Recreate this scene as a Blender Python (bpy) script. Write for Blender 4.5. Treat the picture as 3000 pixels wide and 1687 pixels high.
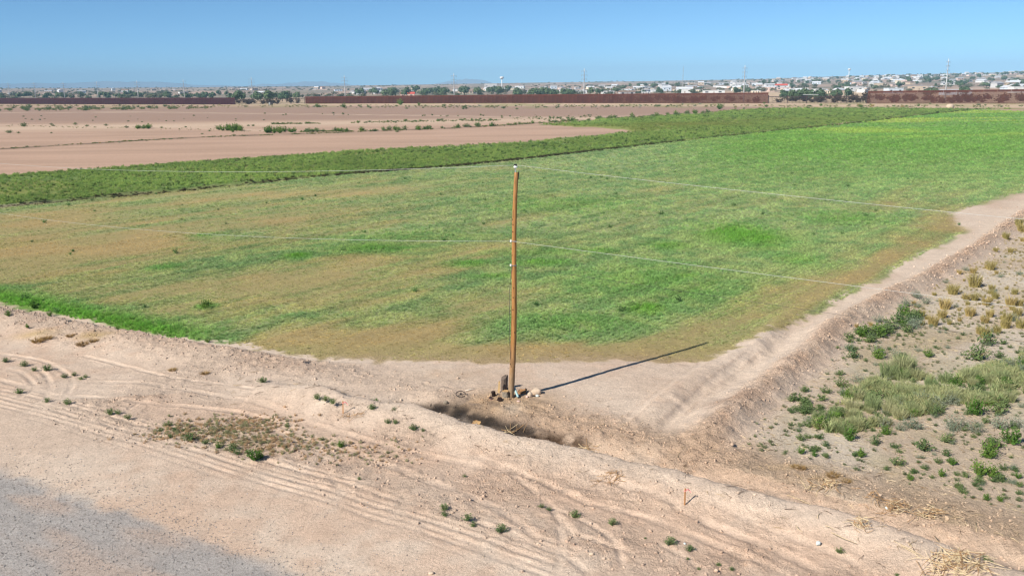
import bpy, math, random
import numpy as np
random.seed(7); rng = np.random.default_rng(11)
S = bpy.context.scene
for o in list(bpy.data.objects): bpy.data.objects.remove(o)

# ------------------------------------------------------------------ camera
CH, FPX = 12.5, 2600.0
TH = math.atan((843.5-246)/FPX); ROLL = math.radians(0.7)
cam_d = bpy.data.cameras.new('camera'); cam = bpy.data.objects.new('camera', cam_d)
S.collection.objects.link(cam); S.camera = cam
cam_d.sensor_width = 36; cam_d.lens = 36*FPX/3000; cam_d.clip_start = 0.5; cam_d.clip_end = 60000
fw = np.array([0, math.cos(TH), -math.sin(TH)]); rt0 = np.array([1., 0, 0]); up0 = np.cross(rt0, fw)
rt = rt0*math.cos(ROLL)-up0*math.sin(ROLL); up = np.cross(rt, fw); CP = np.array([0, 0, CH])
from mathutils import Matrix, Vector
cam.matrix_world = Matrix(((rt[0], up[0], -fw[0], 0), (rt[1], up[1], -fw[1], 0), (rt[2], up[2], -fw[2], CH), (0, 0, 0, 1)))
def ray(x, y):
    d = fw*FPX+rt*(x-1500)+up*(843.5-y); return d/np.linalg.norm(d)
def g(x, y, z=0.0):
    d = ray(x, y); return CP+d*((z-CH)/d[2])
def toPx(x, y, z=0.0):
    v = [np.asarray(x, float), np.asarray(y, float), np.asarray(z, float)-CH]
    w = v[0]*fw[0]+v[1]*fw[1]+v[2]*fw[2]
    return 1500+FPX*(v[0]*rt[0]+v[1]*rt[1]+v[2]*rt[2])/w, 843.5-FPX*(v[0]*up[0]+v[1]*up[1]+v[2]*up[2])/w
def P(pts, z=0.0): return np.array([g(a, b, z)[:2] for a, b in pts])

# ------------------------------------------------------------------ world, sun, exposure
SUN_EL, SUN_AZ = math.radians(38), math.radians(50.5)      # light travels towards +x,+y
w = bpy.data.worlds.new('World'); S.world = w; w.use_nodes = True
nt = w.node_tree; nt.nodes.clear()
sky = nt.nodes.new('ShaderNodeTexSky'); sky.sky_type = 'NISHITA'; sky.sun_disc = False
sky.sun_elevation = SUN_EL; sky.sun_rotation = math.pi+SUN_AZ
sky.altitude = 1100; sky.air_density = 0.45; sky.dust_density = 0.0; sky.ozone_density = 3.5
tintn = nt.nodes.new('ShaderNodeMix'); tintn.data_type = 'RGBA'; tintn.blend_type = 'MULTIPLY'; tintn.inputs['Factor'].default_value = 1
tintn.inputs['B'].default_value = (0.72, 1.04, 1.07, 1)
bg = nt.nodes.new('ShaderNodeBackground'); bg.inputs['Strength'].default_value = 0.086
wo = nt.nodes.new('ShaderNodeOutputWorld')
nt.links.new(sky.outputs[0], tintn.inputs['A']); nt.links.new(tintn.outputs['Result'], bg.inputs[0]); nt.links.new(bg.outputs[0], wo.inputs[0])
sun_d = bpy.data.lights.new('sun', 'SUN'); sun_d.energy = 5.0; sun_d.angle = math.radians(0.5); sun_d.color = (1, 0.94, 0.85)
sun = bpy.data.objects.new('sun', sun_d); S.collection.objects.link(sun)
sdir = Vector((math.sin(SUN_AZ)*math.cos(SUN_EL), math.cos(SUN_AZ)*math.cos(SUN_EL), -math.sin(SUN_EL)))
sun.rotation_euler = sdir.to_track_quat('-Z', 'Y').to_euler(); sun.location = (0, 0, 60)
S.view_settings.view_transform = 'Standard'; S.view_settings.look = 'None'
S.view_settings.exposure = 0.56; S.view_settings.gamma = 1.0
S.render.engine = 'CYCLES'; S.cycles.max_bounces = 5; S.cycles.transparent_max_bounces = 8
S.cycles.volume_bounces = 0; S.cycles.use_denoising = True; S.cycles.use_adaptive_sampling = False; S.cycles.pixel_filter_type = 'BLACKMAN_HARRIS'; S.cycles.filter_width = 1.3
try: S.cycles.denoiser = 'OPENIMAGEDENOISE'
except Exception: pass

# ------------------------------------------------------------------ helpers
def lin(c):
    c = np.asarray(c, float)/255.0
    return np.where(c <= 0.04045, c/12.92, ((c+0.055)/1.055)**2.4)
ALB = 0.80                                   # photograph value -> surface colour
def L(r, g_, b): return lin((r, g_, b))*ALB
def hash2(ix, iy, s):
    h = (ix*374761393+iy*668265263+s*1442695041) & 0xffffffff
    h = ((h ^ (h >> 13))*1274126177) & 0xffffffff
    return ((h ^ (h >> 16)) & 0xffffff)/float(0xffffff)
def vnoise(x, y, s=0):
    ix = np.floor(x).astype(np.int64); iy = np.floor(y).astype(np.int64); fx = x-ix; fy = y-iy
    fx = fx*fx*(3-2*fx); fy = fy*fy*(3-2*fy)
    a = hash2(ix, iy, s); b = hash2(ix+1, iy, s); c = hash2(ix, iy+1, s); d = hash2(ix+1, iy+1, s)
    return (a*(1-fx)+b*fx)*(1-fy)+(c*(1-fx)+d*fx)*fy
def fbm(x, y, o=4, s=0):
    t = 0; a = 0.5; n = 0
    for i in range(o):
        t = t+a*vnoise(x, y, s+i*17); n += a; a *= 0.5; x = x*2.03+13.1; y = y*2.03-7.7
    return t/n
def ss(a, b, v):
    t = np.clip((v-a)/(b-a), 0, 1); return t*t*(3-2*t)
def pdist(x, y, pts):
    best = np.full(x.shape, 1e18); sg = np.zeros(x.shape); arc = np.zeros(x.shape); acc = 0.0
    for (ax, ay), (bx, by) in zip(pts[:-1], pts[1:]):
        dx, dy = bx-ax, by-ay; l2 = dx*dx+dy*dy+1e-12; l = math.sqrt(l2)
        t = np.clip(((x-ax)*dx+(y-ay)*dy)/l2, 0, 1)
        d2 = (x-ax-t*dx)**2+(y-ay-t*dy)**2; m = d2 < best
        best = np.where(m, d2, best); cr = dx*(y-ay)-dy*(x-ax)
        sg = np.where(m, np.sign(cr), sg); arc = np.where(m, acc+t*l, arc); acc += l
    return np.sqrt(best), sg, arc, acc
def smooth_poly(pts, n=6):
    p = np.asarray(pts); out = []
    q = np.vstack([2*p[0]-p[1], p, 2*p[-1]-p[-2]])
    for i in range(1, len(q)-2):
        for k in range(n):
            t = k/n
            out.append(0.5*((2*q[i])+(-q[i-1]+q[i+1])*t+(2*q[i-1]-5*q[i]+4*q[i+1]-q[i+2])*t*t+(-q[i-1]+3*q[i]-3*q[i+1]+q[i+2])*t**3))
    out.append(p[-1]); return np.array(out)
def inpoly(x, y, poly):
    c = np.zeros(x.shape, bool); n = len(poly); j = n-1
    for i in range(n):
        xi, yi = poly[i]; xj, yj = poly[j]
        c ^= ((yi > y) != (yj > y)) & (x < (xj-xi)*(y-yi)/(yj-yi+1e-12)+xi); j = i
    return c
def sdpoly(x, y, poly):                     # negative inside
    pc = np.vstack([poly, poly[:1]]); d = pdist(x, y, pc)[0]
    return np.where(inpoly(x, y, poly), -d, d)

# ------------------------------------------------------------------ traced layout (photo pixels -> ground)
R1 = P([(640,1118),(760,1112),(895,1128),(1000,1155),(1080,1172),(1137,1180),(1201,1190),(1245,1204),(1332,1230),(1376,1245),(1500,1275),(1663,1310),(1762,1331),(1887,1357),(2009,1395),(2111,1420),(2250,1456),(2454,1503),(2687,1576),(2832,1619),(3000,1677),(3300,1780)], 0.45)
R2 = P([(-300,850),(0,903),(200,945),(300,957),(480,990),(600,1010),(750,1026),(900,1050),(1010,1062),(1150,1085)], 0.40)
R3 = P([(2010,1300),(2060,1262),(2130,1205),(2250,1112),(2390,1010),(2440,955),(2500,912),(2657,835),(2745,788),(2847,730),(2920,680),(3000,625),(3150,520)], 0.45)
R4 = P([(1925,1262),(1990,1205),(2060,1145),(2140,1085),(2250,1010),(2330,955)], 0.1)
ROADE = P([(-300,1300),(0,1378),(146,1427),(291,1480),(437,1547),(553,1566),(670,1611),(750,1647),(866,1688),(1000,1745)])
CROPNEAR = [(-300,830),(0,885),(240,937),(480,985),(700,1013),(880,1045),(1000,1057),(1300,1062),(1500,1063),(1700,1052),(1860,1052),(1980,1062),(2040,1066),(2120,1040),(2200,1003),(2330,945),(2450,885),(2560,822),(2700,748),(2780,705),(2830,672),(2790,640),(2800,622),(2900,590),(3000,562),(3150,490)]
DARKLINE = [(-300,640),(0,608),(330,577),(652,547),(1001,512),(1374,483),(1747,442),(2050,408),(2446,367),(2713,337),(2850,322)]
E2 = [(-300,532),(0,514),(388,487),(730,463),(1000,446),(1514,417),(1700,400),(1850,385),(1950,368)]
LINEB = [(-300,452),(0,437),(361,415),(621,401),(1000,388),(1300,377),(1500,366),(1710,352),(1878,343),(2082,331),(2150,323),(2230,318)]
FARTOP = [(2230,318),(2450,317),(2850,319),(3000,319),(3200,319)]
cn = P(CROPNEAR); dl = P(DARKLINE); e2 = P(E2); lb = P(LINEB); ft = P(FARTOP)
CROP = np.vstack([cn, P([(3200,330)]), dl[::-1]])
WEED = np.vstack([dl, P([(3000,319.5)]), ft[::-1][1:], lb[::-1][:5], P([(1560,366),(1780,372)]), e2[::-1][1:]])
FIELDE = P([(2040,1066),(2330,945),(2560,822),(2780,705),(3000,562)])      # crop edge along the right berm
ROWD = FIELDE[-1]-FIELDE[0]; ROWD = ROWD/np.linalg.norm(ROWD)
def off(poly, d):                            # parallel line, +d to the left of its direction (away from camera)
    p = smooth_poly(poly, 3); t = np.gradient(p, axis=0); t /= np.linalg.norm(t, axis=1)[:, None]
    return p+np.stack([-t[:, 1], t[:, 0]], 1)*d
MTRK = P([(-250,1130),(0,1190),(150,1225),(291,1268),(466,1317),(750,1408),(925,1456),(1070,1509),(1230,1555),(1500,1651),(1640,1700)])
TR = []                                      # (polyline, width, depth)
for d_, wd, dp in ((0,.10,.032),(.27,.09,.026),(.62,.11,.032),(.88,.08,.022),(1.3,.11,.034),(1.58,.09,.024),(-.4,.07,.012)): TR.append((off(MTRK, d_), wd, dp))
for pts, wd, dp in [
 ([(-60,1030),(0,1036),(116,1054),(175,1080),(210,1112),(204,1141),(175,1179),(120,1200)],.16,.06),
 ([(20,1082),(58,1089),(96,1121),(99,1141),(67,1160),(20,1175)],.15,.06),
 ([(90,1078),(122,1086),(146,1118),(143,1156),(116,1176),(60,1190)],.15,.06),
 ([(218,1118),(378,1121),(495,1135),(750,1183),(895,1239),(1041,1280),(1216,1329),(1390,1367),(1480,1400)],.2,.05),
 ([(239,1042),(378,1077),(524,1112),(670,1130),(760,1150)],.14,.06),
 ([(-50,1100),(0,1112),(108,1144),(163,1159),(291,1164),(466,1185),(700,1208),(900,1275),(1000,1310)],.18,.06),
 ([(364,1207),(454,1153)],.1,.06),([(309,1159),(378,1132)],.1,.05),
 ([(700,1225),(850,1275),(1041,1328),(1274,1416),(1420,1474),(1500,1520),(1600,1600)],.2,.05),
 ([(1400,1350),(1500,1395),(1587,1456),(1646,1532),(1700,1600)],.15,.06),
 ([(1380,1340),(1602,1421),(1721,1474),(1849,1506),(1995,1555),(2140,1613),(2250,1660),(2330,1700)],.18,.06),
 ([(1700,1395),(1820,1433),(1937,1474),(2082,1541),(2250,1605),(2420,1680)],.2,.06),
 ([(1560,1470),(1686,1517),(1791,1579),(1820,1637),(1830,1690)],.13,.06),
 ([(1400,1530),(1500,1564),(1558,1593),(1675,1640),(1739,1690)],.15,.06),
 ([(1300,1560),(1500,1648),(1602,1690)],.14,.05),
 ([(1640,1530),(1648,1619),(1616,1690)],.16,.06),
 ([(1650,1560),(1739,1584),(1849,1622),(1893,1690)],.13,.06),
 ([(1850,1560),(1990,1620),(2080,1690)],.14,.06),
 ([(1150,1440),(1320,1495),(1450,1550),(1560,1610)],.14,.05),
 ([(2050,1480),(2250,1560),(2450,1630),(2560,1690)],.18,.05),
 ([(960,1370),(985,1420),(1010,1450)],.16,.05),
 ([(1926,1250),(1990,1196),(2060,1136),(2140,1078),(2230,1015)],.2,.07),
 ([(1700,1010),(1760,1030)],.1,.03)]: TR.append((smooth_poly(P(pts), 4), wd*.85, dp*.62))
for d_, dp in ((1.5,.035),): TR.append((off(R4, d_), .14, dp))
# dark ditch lines between far fields
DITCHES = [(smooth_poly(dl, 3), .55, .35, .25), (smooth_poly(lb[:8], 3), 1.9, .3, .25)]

def hill(x, y):
    yy = np.maximum(y, 1.0); a = np.clip(x/yy, -1.2, 1.2)
    top = np.interp(a, [-1.2,-.577,-.42,-.19,0,.2,.29,.385,.577,1.2], [20,17.5,14.5,11.5,14.5,16.5,18.5,27,31,38])
    r = np.sqrt(x*x+y*y)
    t = np.clip((r-1000)/2600, 0, 1)
    z = top*t**0.85
    z = z+(fbm(x/260., y/330., 3, 5)-.5)*7*ss(.08, .4, t)*(1-.5*ss(.8, 1, t))
    return z
_cache = {}
def height(x, y):
    x = np.asarray(x, float); y = np.asarray(y, float)
    z = np.zeros(x.shape)
    far = y > 700
    if far.any(): z[far] = hill(x[far], y[far])
    near = (y < 140) & (np.abs(x) < 110)
    if near.any():
        X = x[near]; Y = y[near]; h = np.zeros(X.shape)
        wob = (fbm(X/1.3, Y/1.3, 3, 31)-.5)
        h += (fbm(X/6, Y/6, 3, 3)-.5)*.12
        d, sg, arc, tot = pdist(X, Y, R1); s_ = d*sg+wob*.5
        pr_ = np.where(s_ < 0, np.exp(-(s_/1.35)**2), np.exp(-(s_/.62)**2))
        hh = .50*ss(0, 5, arc)*(1-.25*ss(tot-8, tot, arc))*(.85+.3*fbm(X/1.8, Y/1.8, 2, 77))
        h += hh*pr_
        dep = .36*ss(6.5, 9.5, arc)*(1-.35*ss(17, 24, arc))
        h -= dep*np.exp(-((s_-1.55)/.75)**2)*(.8+.4*fbm(X/.8, Y/.8, 2, 78))
        d, sg, arc, tot = pdist(X, Y, R2); s_ = d*sg+wob*.7
        h += .45*(1-ss(tot-12, tot, arc))*np.where(s_ < 0, np.exp(-(s_/2.0)**2), np.exp(-(s_/.4)**2))*(.8+.4*fbm(X/1.5, Y/1.5, 2, 79))
        d, sg, arc, tot = pdist(X, Y, R3); s_ = d*sg+wob*.6
        h += .52*ss(0, 3, arc)*np.where(s_ < 0, np.exp(-(s_/.75)**2), np.exp(-(s_/.85)**2))*(.7+.6*fbm(X/1.1, Y/1.1, 3, 80))
        h -= .18*ss(0, 3, arc)*np.exp(-((s_-1.9)/.5)**2)*(1-ss(18, 30, arc)); h += .14*ss(1, 4, arc)*np.exp(-((s_-3.0)/.55)**2)*(.5+fbm(X/.9, Y/.9, 2, 83))*(1-ss(20, 32, arc))
        # dirt clods / roughness
        R = rough(X, Y)
        h += R*((fbm(X/.5, Y/.5, 3, 41)-.5)*.20+np.clip(vnoise(X/.2, Y/.2, 43)-.55, 0, 1)*.22)+(fbm(X/.35, Y/.35, 2, 44)-.5)*.022
        ru, lip = rutmask(X, Y)
        h = h*1.0; h += lip*(ru < .01)-ru
        # dirt heaped round the pole foot
        h += .10*np.exp(-(((X+.1)**2+(Y-34.1)**2)/1.6**2))
        dk, sg, arc, tot = pdist(X, Y, DITCHES[0][0])
        s_ = dk*sg; h += .3*np.exp(-((s_-.9)/.7)**2)*(.5+vnoise(X/2, Y/2, 90))-.25*np.exp(-(s_/.5)**2)
        z[near] = h*(1-ss(115, 140, Y))
    return z
def rutmask(X, Y):
    ru = np.zeros(X.shape); lip = np.zeros(X.shape)
    for pts, wd, dp in TR:
        lo = pts.min(0)-.6; hi = pts.max(0)+.6
        m = (X > lo[0]) & (X < hi[0]) & (Y > lo[1]) & (Y < hi[1])
        if not m.any(): continue
        x_, y_ = X[m], Y[m]; d, sg, arc, tot = pdist(x_, y_, pts); d = np.abs(d+(vnoise(x_/.5, y_/.5, 51)-.5)*.05)
        e = ss(0, .6, arc)*(1-ss(tot-.6, tot, arc))*(.35+.65*ss(.15, .6, vnoise(x_/1.1, y_/1.1, 55)))
        ru[m] = np.maximum(ru[m], dp*.62*np.exp(-(d/wd)**4)*e)
        lip[m] = np.maximum(lip[m], dp*.55*np.exp(-((d-wd*1.5)/(wd*.4))**2)*e*np.clip(2.4*vnoise(x_/.2, y_/.2, 52)-.6, 0, 1.5))
    return ru, lip
def rough(X, Y):
    d1, s1, a1, t1 = pdist(X, Y, R1); s1 = d1*s1
    d2, s2, a2, t2 = pdist(X, Y, R2); d3, s3, a3, t3 = pdist(X, Y, R3)
    r = .10+.55*np.exp(-((s1+2.2)/2.4)**2)*ss(.35, .6, fbm(X/2.2, Y/2.2, 3, 61))
    r += .55*np.exp(-((s1-3.0)/1.3)**2)*ss(8, 12, a1)+.35*np.exp(-((s1-3.0)/1.2)**2)
    r += .8*np.exp(-(d2/1.6)**2)*(1-ss(t2-8, t2, a2))+.95*np.exp(-(d3/.75)**2)
    r += .35*np.exp(-((s1+4.5)/1.6)**2)
    rd, rs, _, _ = pdist(X, Y, ROADE); rs = rd*rs
    r *= ss(2.0, 5.0, rs)*.9+.1
    r *= 1-.85*((sdpoly(X, Y, CROP) < .3))
    return np.clip(r, 0, 1.2)
def hz(x, y): return float(height(np.array([x]), np.array([y]))[0])
def hit(px, py):
    """point on the far terrain seen at a pixel"""
    d = ray(px, py); r = np.geomspace(30, 9000, 900); pts = CP[None]+d[None]*r[:, None]
    zz = height(pts[:, 0], pts[:, 1]); k = np.argmax(pts[:, 2] < zz)
    return pts[k] if k > 0 else pts[-1]

# ------------------------------------------------------------------ colours of the ground
def blob(X, Y, px, py, rx, ry, wgt, z=0.0):
    c = g(px, py, z); Z = c[1]; sx = rx*Z/FPX; sy = ry*Z*Z/(FPX*CH)
    return wgt*np.exp(-((X-c[0])/sx)**2-((Y-c[1])/sy)**2)
TAN = [(330,722,230,32,1.0),(900,820,230,38,.85),(150,655,260,50,.45),(60,765,170,45,.5),(560,850,220,22,.45),(1050,985,330,40,.7),(1350,1040,520,28,.9),(1800,1045,220,18,.6),(1050,765,130,22,.4),(650,575,420,18,.35),(1000,560,260,16,.3),(1000,890,200,30,.35),(1430,900,140,25,.35),(2250,585,200,16,.35)]
GRN = [(868,750,42,9,1.3),(1100,728,130,16,.7),(1370,772,70,10,.7),(1590,770,90,12,.8),(1885,905,70,22,1.1),(2170,690,130,40,1.0),(1960,722,70,14,.8),(1750,738,60,8,.7),(600,690,60,5,.6),(480,783,50,10,.5),(1930,830,280,70,.5),(1700,945,230,40,.45),(1650,600,230,25,.4),(2020,810,60,14,.6),(605,897,28,7,1.2),(100,897,30,9,1.3),(1440,810,70,8,.7),(1200,690,200,20,.3),(2330,760,90,30,.5),(2470,640,160,25,.5),(1600,740,160,14,.4)]
def crop_mask(X, Y):
    """returns greenness 0..1, brightness of green 0..1"""
    u = X*ROWD[0]+Y*ROWD[1]; v = -X*ROWD[1]+Y*ROWD[0]
    n1 = fbm(u/13, v/2.6, 4, 201); n2 = fbm(u/3.4, v/.8, 3, 202); n3 = fbm(u/45, v/13, 3, 203)
    gr = .60+(n1-.5)*.85+(n2-.5)*.4+(n3-.5)*.4
    gr += .22*ss(-30, 20, X-.0*Y)-.10
    gr += .25*ss(90, 200, Y)
    for b in TAN: gr -= blob(X, Y, *b)*.54*(.4+1.2*n1)
    br = np.zeros(X.shape)
    for b in GRN:
        q = blob(X, Y, *b)*(.5+1.0*n2); gr += q*.8; br = np.maximum(br, q)
    d, sg, arc, tot = pdist(X, Y, FIELDE)
    gr -= .55*np.exp(-(d/4.0)**2)*(1-ss(55, 75, arc))*(.7+.6*n1)
    gr += .35*np.exp(-(d/.7)**2)*ss(8, 14, arc)*(1-ss(40, 48, arc))
    dn, _, _, _ = pdist(X, Y, cn[6:13])
    gr -= .9*np.exp(-(dn/2.2)**2)
    ds, _, arc, tot = pdist(X, Y, cn[:5])
    q = np.exp(-(ds/2.0)**2)*(1-ss(tot-7, tot, arc))*1.3; gr += q; br = np.maximum(br, q)
    far = ss(80, 170, Y)*ss(.12, .30, X/np.maximum(Y, 1)); gr += .35*far; br = np.maximum(br, far*(.55+.3*n1))
    return np.clip(gr, 0, 1), np.clip(br, 0, 1)
C_TAN = L(178,157,110); C_TAN2 = L(162,156,108); C_GRN = L(154,167,114); C_GRN2 = L(128,153,102); C_LUSH = L(106,152,58); C_YEL = L(180,188,92)
def mix(a, b, t): return a*(1-t[..., None])+b*t[..., None]
def crop_col(X, Y):
    gr, br = crop_mask(X, Y)
    n = fbm(X/5, Y/5, 3, 210); n4 = fbm(X/1.3, Y/1.3, 2, 211)
    tan = mix(C_TAN[None], C_TAN2[None], ss(.35, .65, n)); grn = mix(C_GRN[None], C_GRN2[None], ss(.35, .65, n4))
    c = mix(tan, grn, ss(-.05, .85, gr)); c = mix(c, C_LUSH[None], np.clip(br*.9, 0, 1))
    u = X*ROWD[0]+Y*ROWD[1]; v = -X*ROWD[1]+Y*ROWD[0]; c = c*(.78+.44*fbm(u/16, v/.7, 3, 216))[..., None]
    c = mix(c, C_YEL[None], .55*ss(150, 260, Y)*ss(.5, .75, fbm(X/30, Y/9, 3, 215)))
    return c, gr, br
SAND = L(214,191,170); SAND2 = L(224,204,184); RED = L(212,180,155); CLOD = L(180,146,120); GRAV = L(168,164,160); GRAV2 = L(182,166,154)
PINK = L(203,170,147); PINK2 = L(186,156,134); PINKD = L(168,140,122); STRAW = L(200,180,150); ASH = L(120,112,106); SOOT = L(52,46,42); OCH = L(198,164,126)
def ground_col(X, Y):
    n1 = fbm(X/3.5, Y/3.5, 4, 301); n2 = fbm(X/.7, Y/.7, 3, 302); n3 = fbm(X/12, Y/12, 3, 303)
    c = mix(SAND[None], SAND2[None], ss(.3, .7, n1)); c = mix(c, RED[None], .55*ss(.5, .75, n3*.6+n2*.4))
    sp = np.full(X.shape, .5)
    nr = (Y < 160)
    X0, Y0 = X, Y
    out = c.copy(); spk = sp.copy(); gravel = np.zeros(X.shape); cropm = np.zeros(X.shape)
    if nr.any():
        X = X0[nr]; Y = Y0[nr]; c = out[nr]; m1 = n1[nr]; m2 = n2[nr]; m3 = n3[nr]; s = spk[nr]
        R = rough(X, Y); c = mix(c, RED[None], np.clip(R*.6, 0, .6)*ss(.3, .6, m1))
        s = .35+R
        ru, lip = rutmask(X, Y); c = mix(c, SAND2[None], np.clip(ru*14, 0, .3)); c = mix(c, RED[None]*.85, np.clip(lip*14, 0, .5)); s = s*(1-np.clip(ru*20, 0, .7))
        d, sg, arc, tot = pdist(X, Y, R3); sd = d*sg
        c = mix(c, CLOD[None], .36*np.exp(-((sd+.1)/.5)**2)*ss(.3, .6, m2*.5+m1*.5)); 
        c = mix(c, SAND2[None], .6*np.exp(-((sd-1.4)/.5)**2))
        # scrub side right of the berm: straw-strewn soil
        sc = ss(.8, 2.2, -sd)*ss(0, .1, arc)*(X > 4); sc = np.maximum(sc, ((X > 12) & (sd < -1)).astype(float)*0)
        c = mix(c, mix(L(224,210,190)[None], L(208,188,164)[None], ss(.35, .65, m1)), .9*sc); s = s+.5*sc
        c = mix(c, L(178,168,122)[None], .3*sc*ss(.5, .7, fbm(X/2.5, Y/2.5, 3, 320)))
        d, sg, arc, tot = pdist(X, Y, R1); s1 = d*sg
        c = mix(c, SAND2[None], .7*np.exp(-((s1+.3)/.7)**2)*ss(6, 9, arc))
        c = mix(c, RED[None], .5*np.exp(-((s1+2.6)/1.3)**2))
        c = mix(c, L(210,180,152)[None], .7*np.exp(-((s1-3.2)/1.4)**2)*ss(10, 15, arc))
        # ochre dirt round the pole, burnt ditch
        cum = np.r_[0, np.cumsum(np.linalg.norm(np.diff(R1, axis=0), axis=1))]; bm = ss(cum[6]-.4, cum[6]+.2, arc)*(1-ss(cum[11]-.6, cum[11]+.2, arc)); bl = np.exp(-((s1-1.95)/.4)**2)*ss(.22, .5, fbm(X/.5, Y/.5, 3, 370))
        BURN = .93*bm*bl; AS = .5*bm*np.exp(-((s1-2.7)/.4)**2)*(1-ss(cum[9], cum[9]+1, arc))*ss(.4, .6, m2); TONE = ss(cum[10]-.4, cum[10]+.4, arc)
        c = mix(c, OCH[None], .85*np.exp(-(((X+.5)/2.2)**2+((Y-33.7)/1.5)**2)))
        for px, py, rx, ry, wt, col in [(1260,1202,60,11,1.3,SOOT),(1345,1212,36,16,1.3,SOOT),(1350,1230,60,12,.9,ASH),(1415,1246,34,20,1.2,SOOT),(1480,1266,50,12,1.3,SOOT),(1225,1192,40,9,1.0,SOOT),(1550,1282,80,18,1.3,L(76,58,42)),(1610,1296,36,12,.9,L(84,64,46)),(1500,1215,40,16,.6,L(222,206,186)),(1290,1195,40,8,.7,SOOT),(640,1262,130,28,.35,L(150,138,108)),(800,1290,110,22,.3,L(158,142,112)),(700,1300,90,18,.3,L(150,136,104)),(280,998,60,8,.6,L(196,168,112)),(110,990,60,9,.6,L(196,168,112)),(2430,1400,70,12,.5,L(214,182,134)),(2340,1370,90,10,.5,L(216,186,140)),(1330,1100,150,25,.3,L(180,150,118)),(2105,1190,60,25,.4,L(150,118,98))]:
            q = np.clip(blob(X, Y, px, py, rx, ry, wt, -.25 if 1190 < py < 1300 and 1200 < px < 1660 else 0.0)*(.7+.6*m2), 0, .95); c = mix(c, col[None], q)
        c = mix(c, ASH[None], np.clip(AS, 0, 1)); c = mix(c, mix(SOOT[None], L(82,62,46)[None], TONE), BURN)
        rd, rs, _, _ = pdist(X, Y, ROADE); rs = rd*rs+(m1-.5)*.8+(m2-.5)*.7
        rm = 1-ss(-.35, .45, rs); gc = mix(GRAV[None], GRAV2[None], ss(.45, .62, fbm((X*.5+Y*.86)/1.3, (X*.86-Y*.5)/5, 3, 330)))
        c = mix(c, gc, rm*.92); gravel[nr] = rm
        cs = sdpoly(X, Y, CROP)+(m2-.5)*1.6+(m1-.5)*1.2; cm = 1-ss(-.3, .3, cs)
        cc, gr, br = crop_col(X, Y)
        soil = mix(C_TAN[None]*np.array([1.0, .98, .96])[None], cc, .45+.5*ss(.1, .6, gr))*1.15
        soil = mix(soil, L(198,168,142)[None], .45*np.exp(-(np.minimum(pdist(X, Y, cn[6:13])[0], 9)/1.0)**2))
        c = mix(c, soil, cm); cropm[nr] = cm; s = s*(1-cm)+.55*cm
        out[nr] = c; spk[nr] = s
    fr = (Y0 > 85)
    if fr.any():
        X = X0[fr]; Y = Y0[fr]; c = out[fr]; m3 = n3[fr]; m1 = n1[fr]
        nn = fbm(X/25, Y/7, 3, 340); n5 = fbm(X/60, Y/25, 3, 341)
        f = mix(PINK[None], PINK2[None], ss(.3, .7, .6*nn+.4*fbm(X/80, Y/2.5, 2, 342))); 
        kk, sg, _, _ = pdist(X, Y, lb); beyond = ss(-1, 2, kk*sg)
        band = ss(300, 345, Y+40*(n5-.5)+.12*X)*(1-ss(520, 545, Y+.35*X)); f = mix(f, PINKD[None], .85*band*beyond)
        strip = np.exp(-((Y-318-.10*X)/22)**2); f = mix(f, L(216,190,164)[None], .85*strip*beyond)
        for line in ([(300,327),(750,333.5),(1187,338),(1500,343.5),(1800,347)], [(-100,366),(390,368),(620,377),(800,384)], [(-100,331),(400,330)]):
            dd = pdist(X, Y, P(line))[0]; f = mix(f, L(222,196,170)[None], .7*np.exp(-(dd/3.0)**2))
        sandy = ss(500, 540, Y+.62*X+12*(n5-.5)*2); f = mix(f, L(214,190,158)[None], .75*sandy)
        f = mix(f, L(150,150,96)[None], .55*ss(.52, .66, fbm(X/14, Y/30, 3, 344))*ss(430, 520, Y+.5*X)*(1-ss(620, 660, Y+.5*X)))
        hl = ss(950, 1100, np.hypot(X, Y))
        hn = fbm(X/40, Y/220, 3, 350); hc = mix(L(196,170,150)[None], L(158,140,124)[None], ss(.35, .65, hn)); hc = mix(hc, L(128,130,108)[None], .7*ss(.52, .66, fbm(X/55, Y/160, 3, 351)))
        f = mix(f, hc, hl)
        ws = sdpoly(X, Y, WEED)+(m1-.5)*2.5+(fbm(X/14, Y/30, 3, 366)-.5)*16*ss(185, 235, Y)*(1-ss(300, 340, Y)); wm = 1-ss(-1.0, .8, ws)
        wc = mix(L(128,148,84)[None], L(104,130,68)[None], ss(.35, .65, fbm(X/6, Y/9, 3, 360)))
        wc = mix(wc, L(150,150,84)[None], .7*ss(.5, .68, fbm(X/22, Y/12, 3, 361)))
        yel = np.zeros(X.shape)
        for b in [(1700,378,250,8,.9),(2000,365,220,6,.7),(1450,372,220,4,.6),(2300,352,200,6,.4)]: yel = np.maximum(yel, blob(X, Y, *b))
        wc = mix(wc, L(165,168,92)[None], np.clip(yel, 0, .85))
        f = mix(f, wc, wm)
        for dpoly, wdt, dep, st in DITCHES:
            dd = pdist(X, Y, dpoly)[0]; f = mix(f, L(84,74,54)[None], .95*np.exp(-(dd/wdt)**2)*ss(.25, .6, fbm(X/3, Y/3, 2, 365)+.1))  # dark ditch soil, with the shade of the ditch line mixed into the colour
        cs = sdpoly(X, Y, CROP); cm = 1-ss(-.6, .6, cs); cc, gr, br = crop_col(X, Y)
        f = mix(f, cc*1.1, cm); cropm[fr] = np.maximum(cropm[fr], np.maximum(cm, wm)*.999)
        t = ss(85, 105, Y)
        # the bare patch and scrub beyond the berm keep their near colours
        keep = (X > np.interp(Y, FIELDE[:, 1], FIELDE[:, 0])+0) & (Y < 200)
        t = np.where(keep & (cm < .5), 0, t)
        out[fr] = mix(c, f, t); spk[fr] = spk[fr]*(1-t)+.35*t
    return out, spk, gravel, cropm

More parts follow.
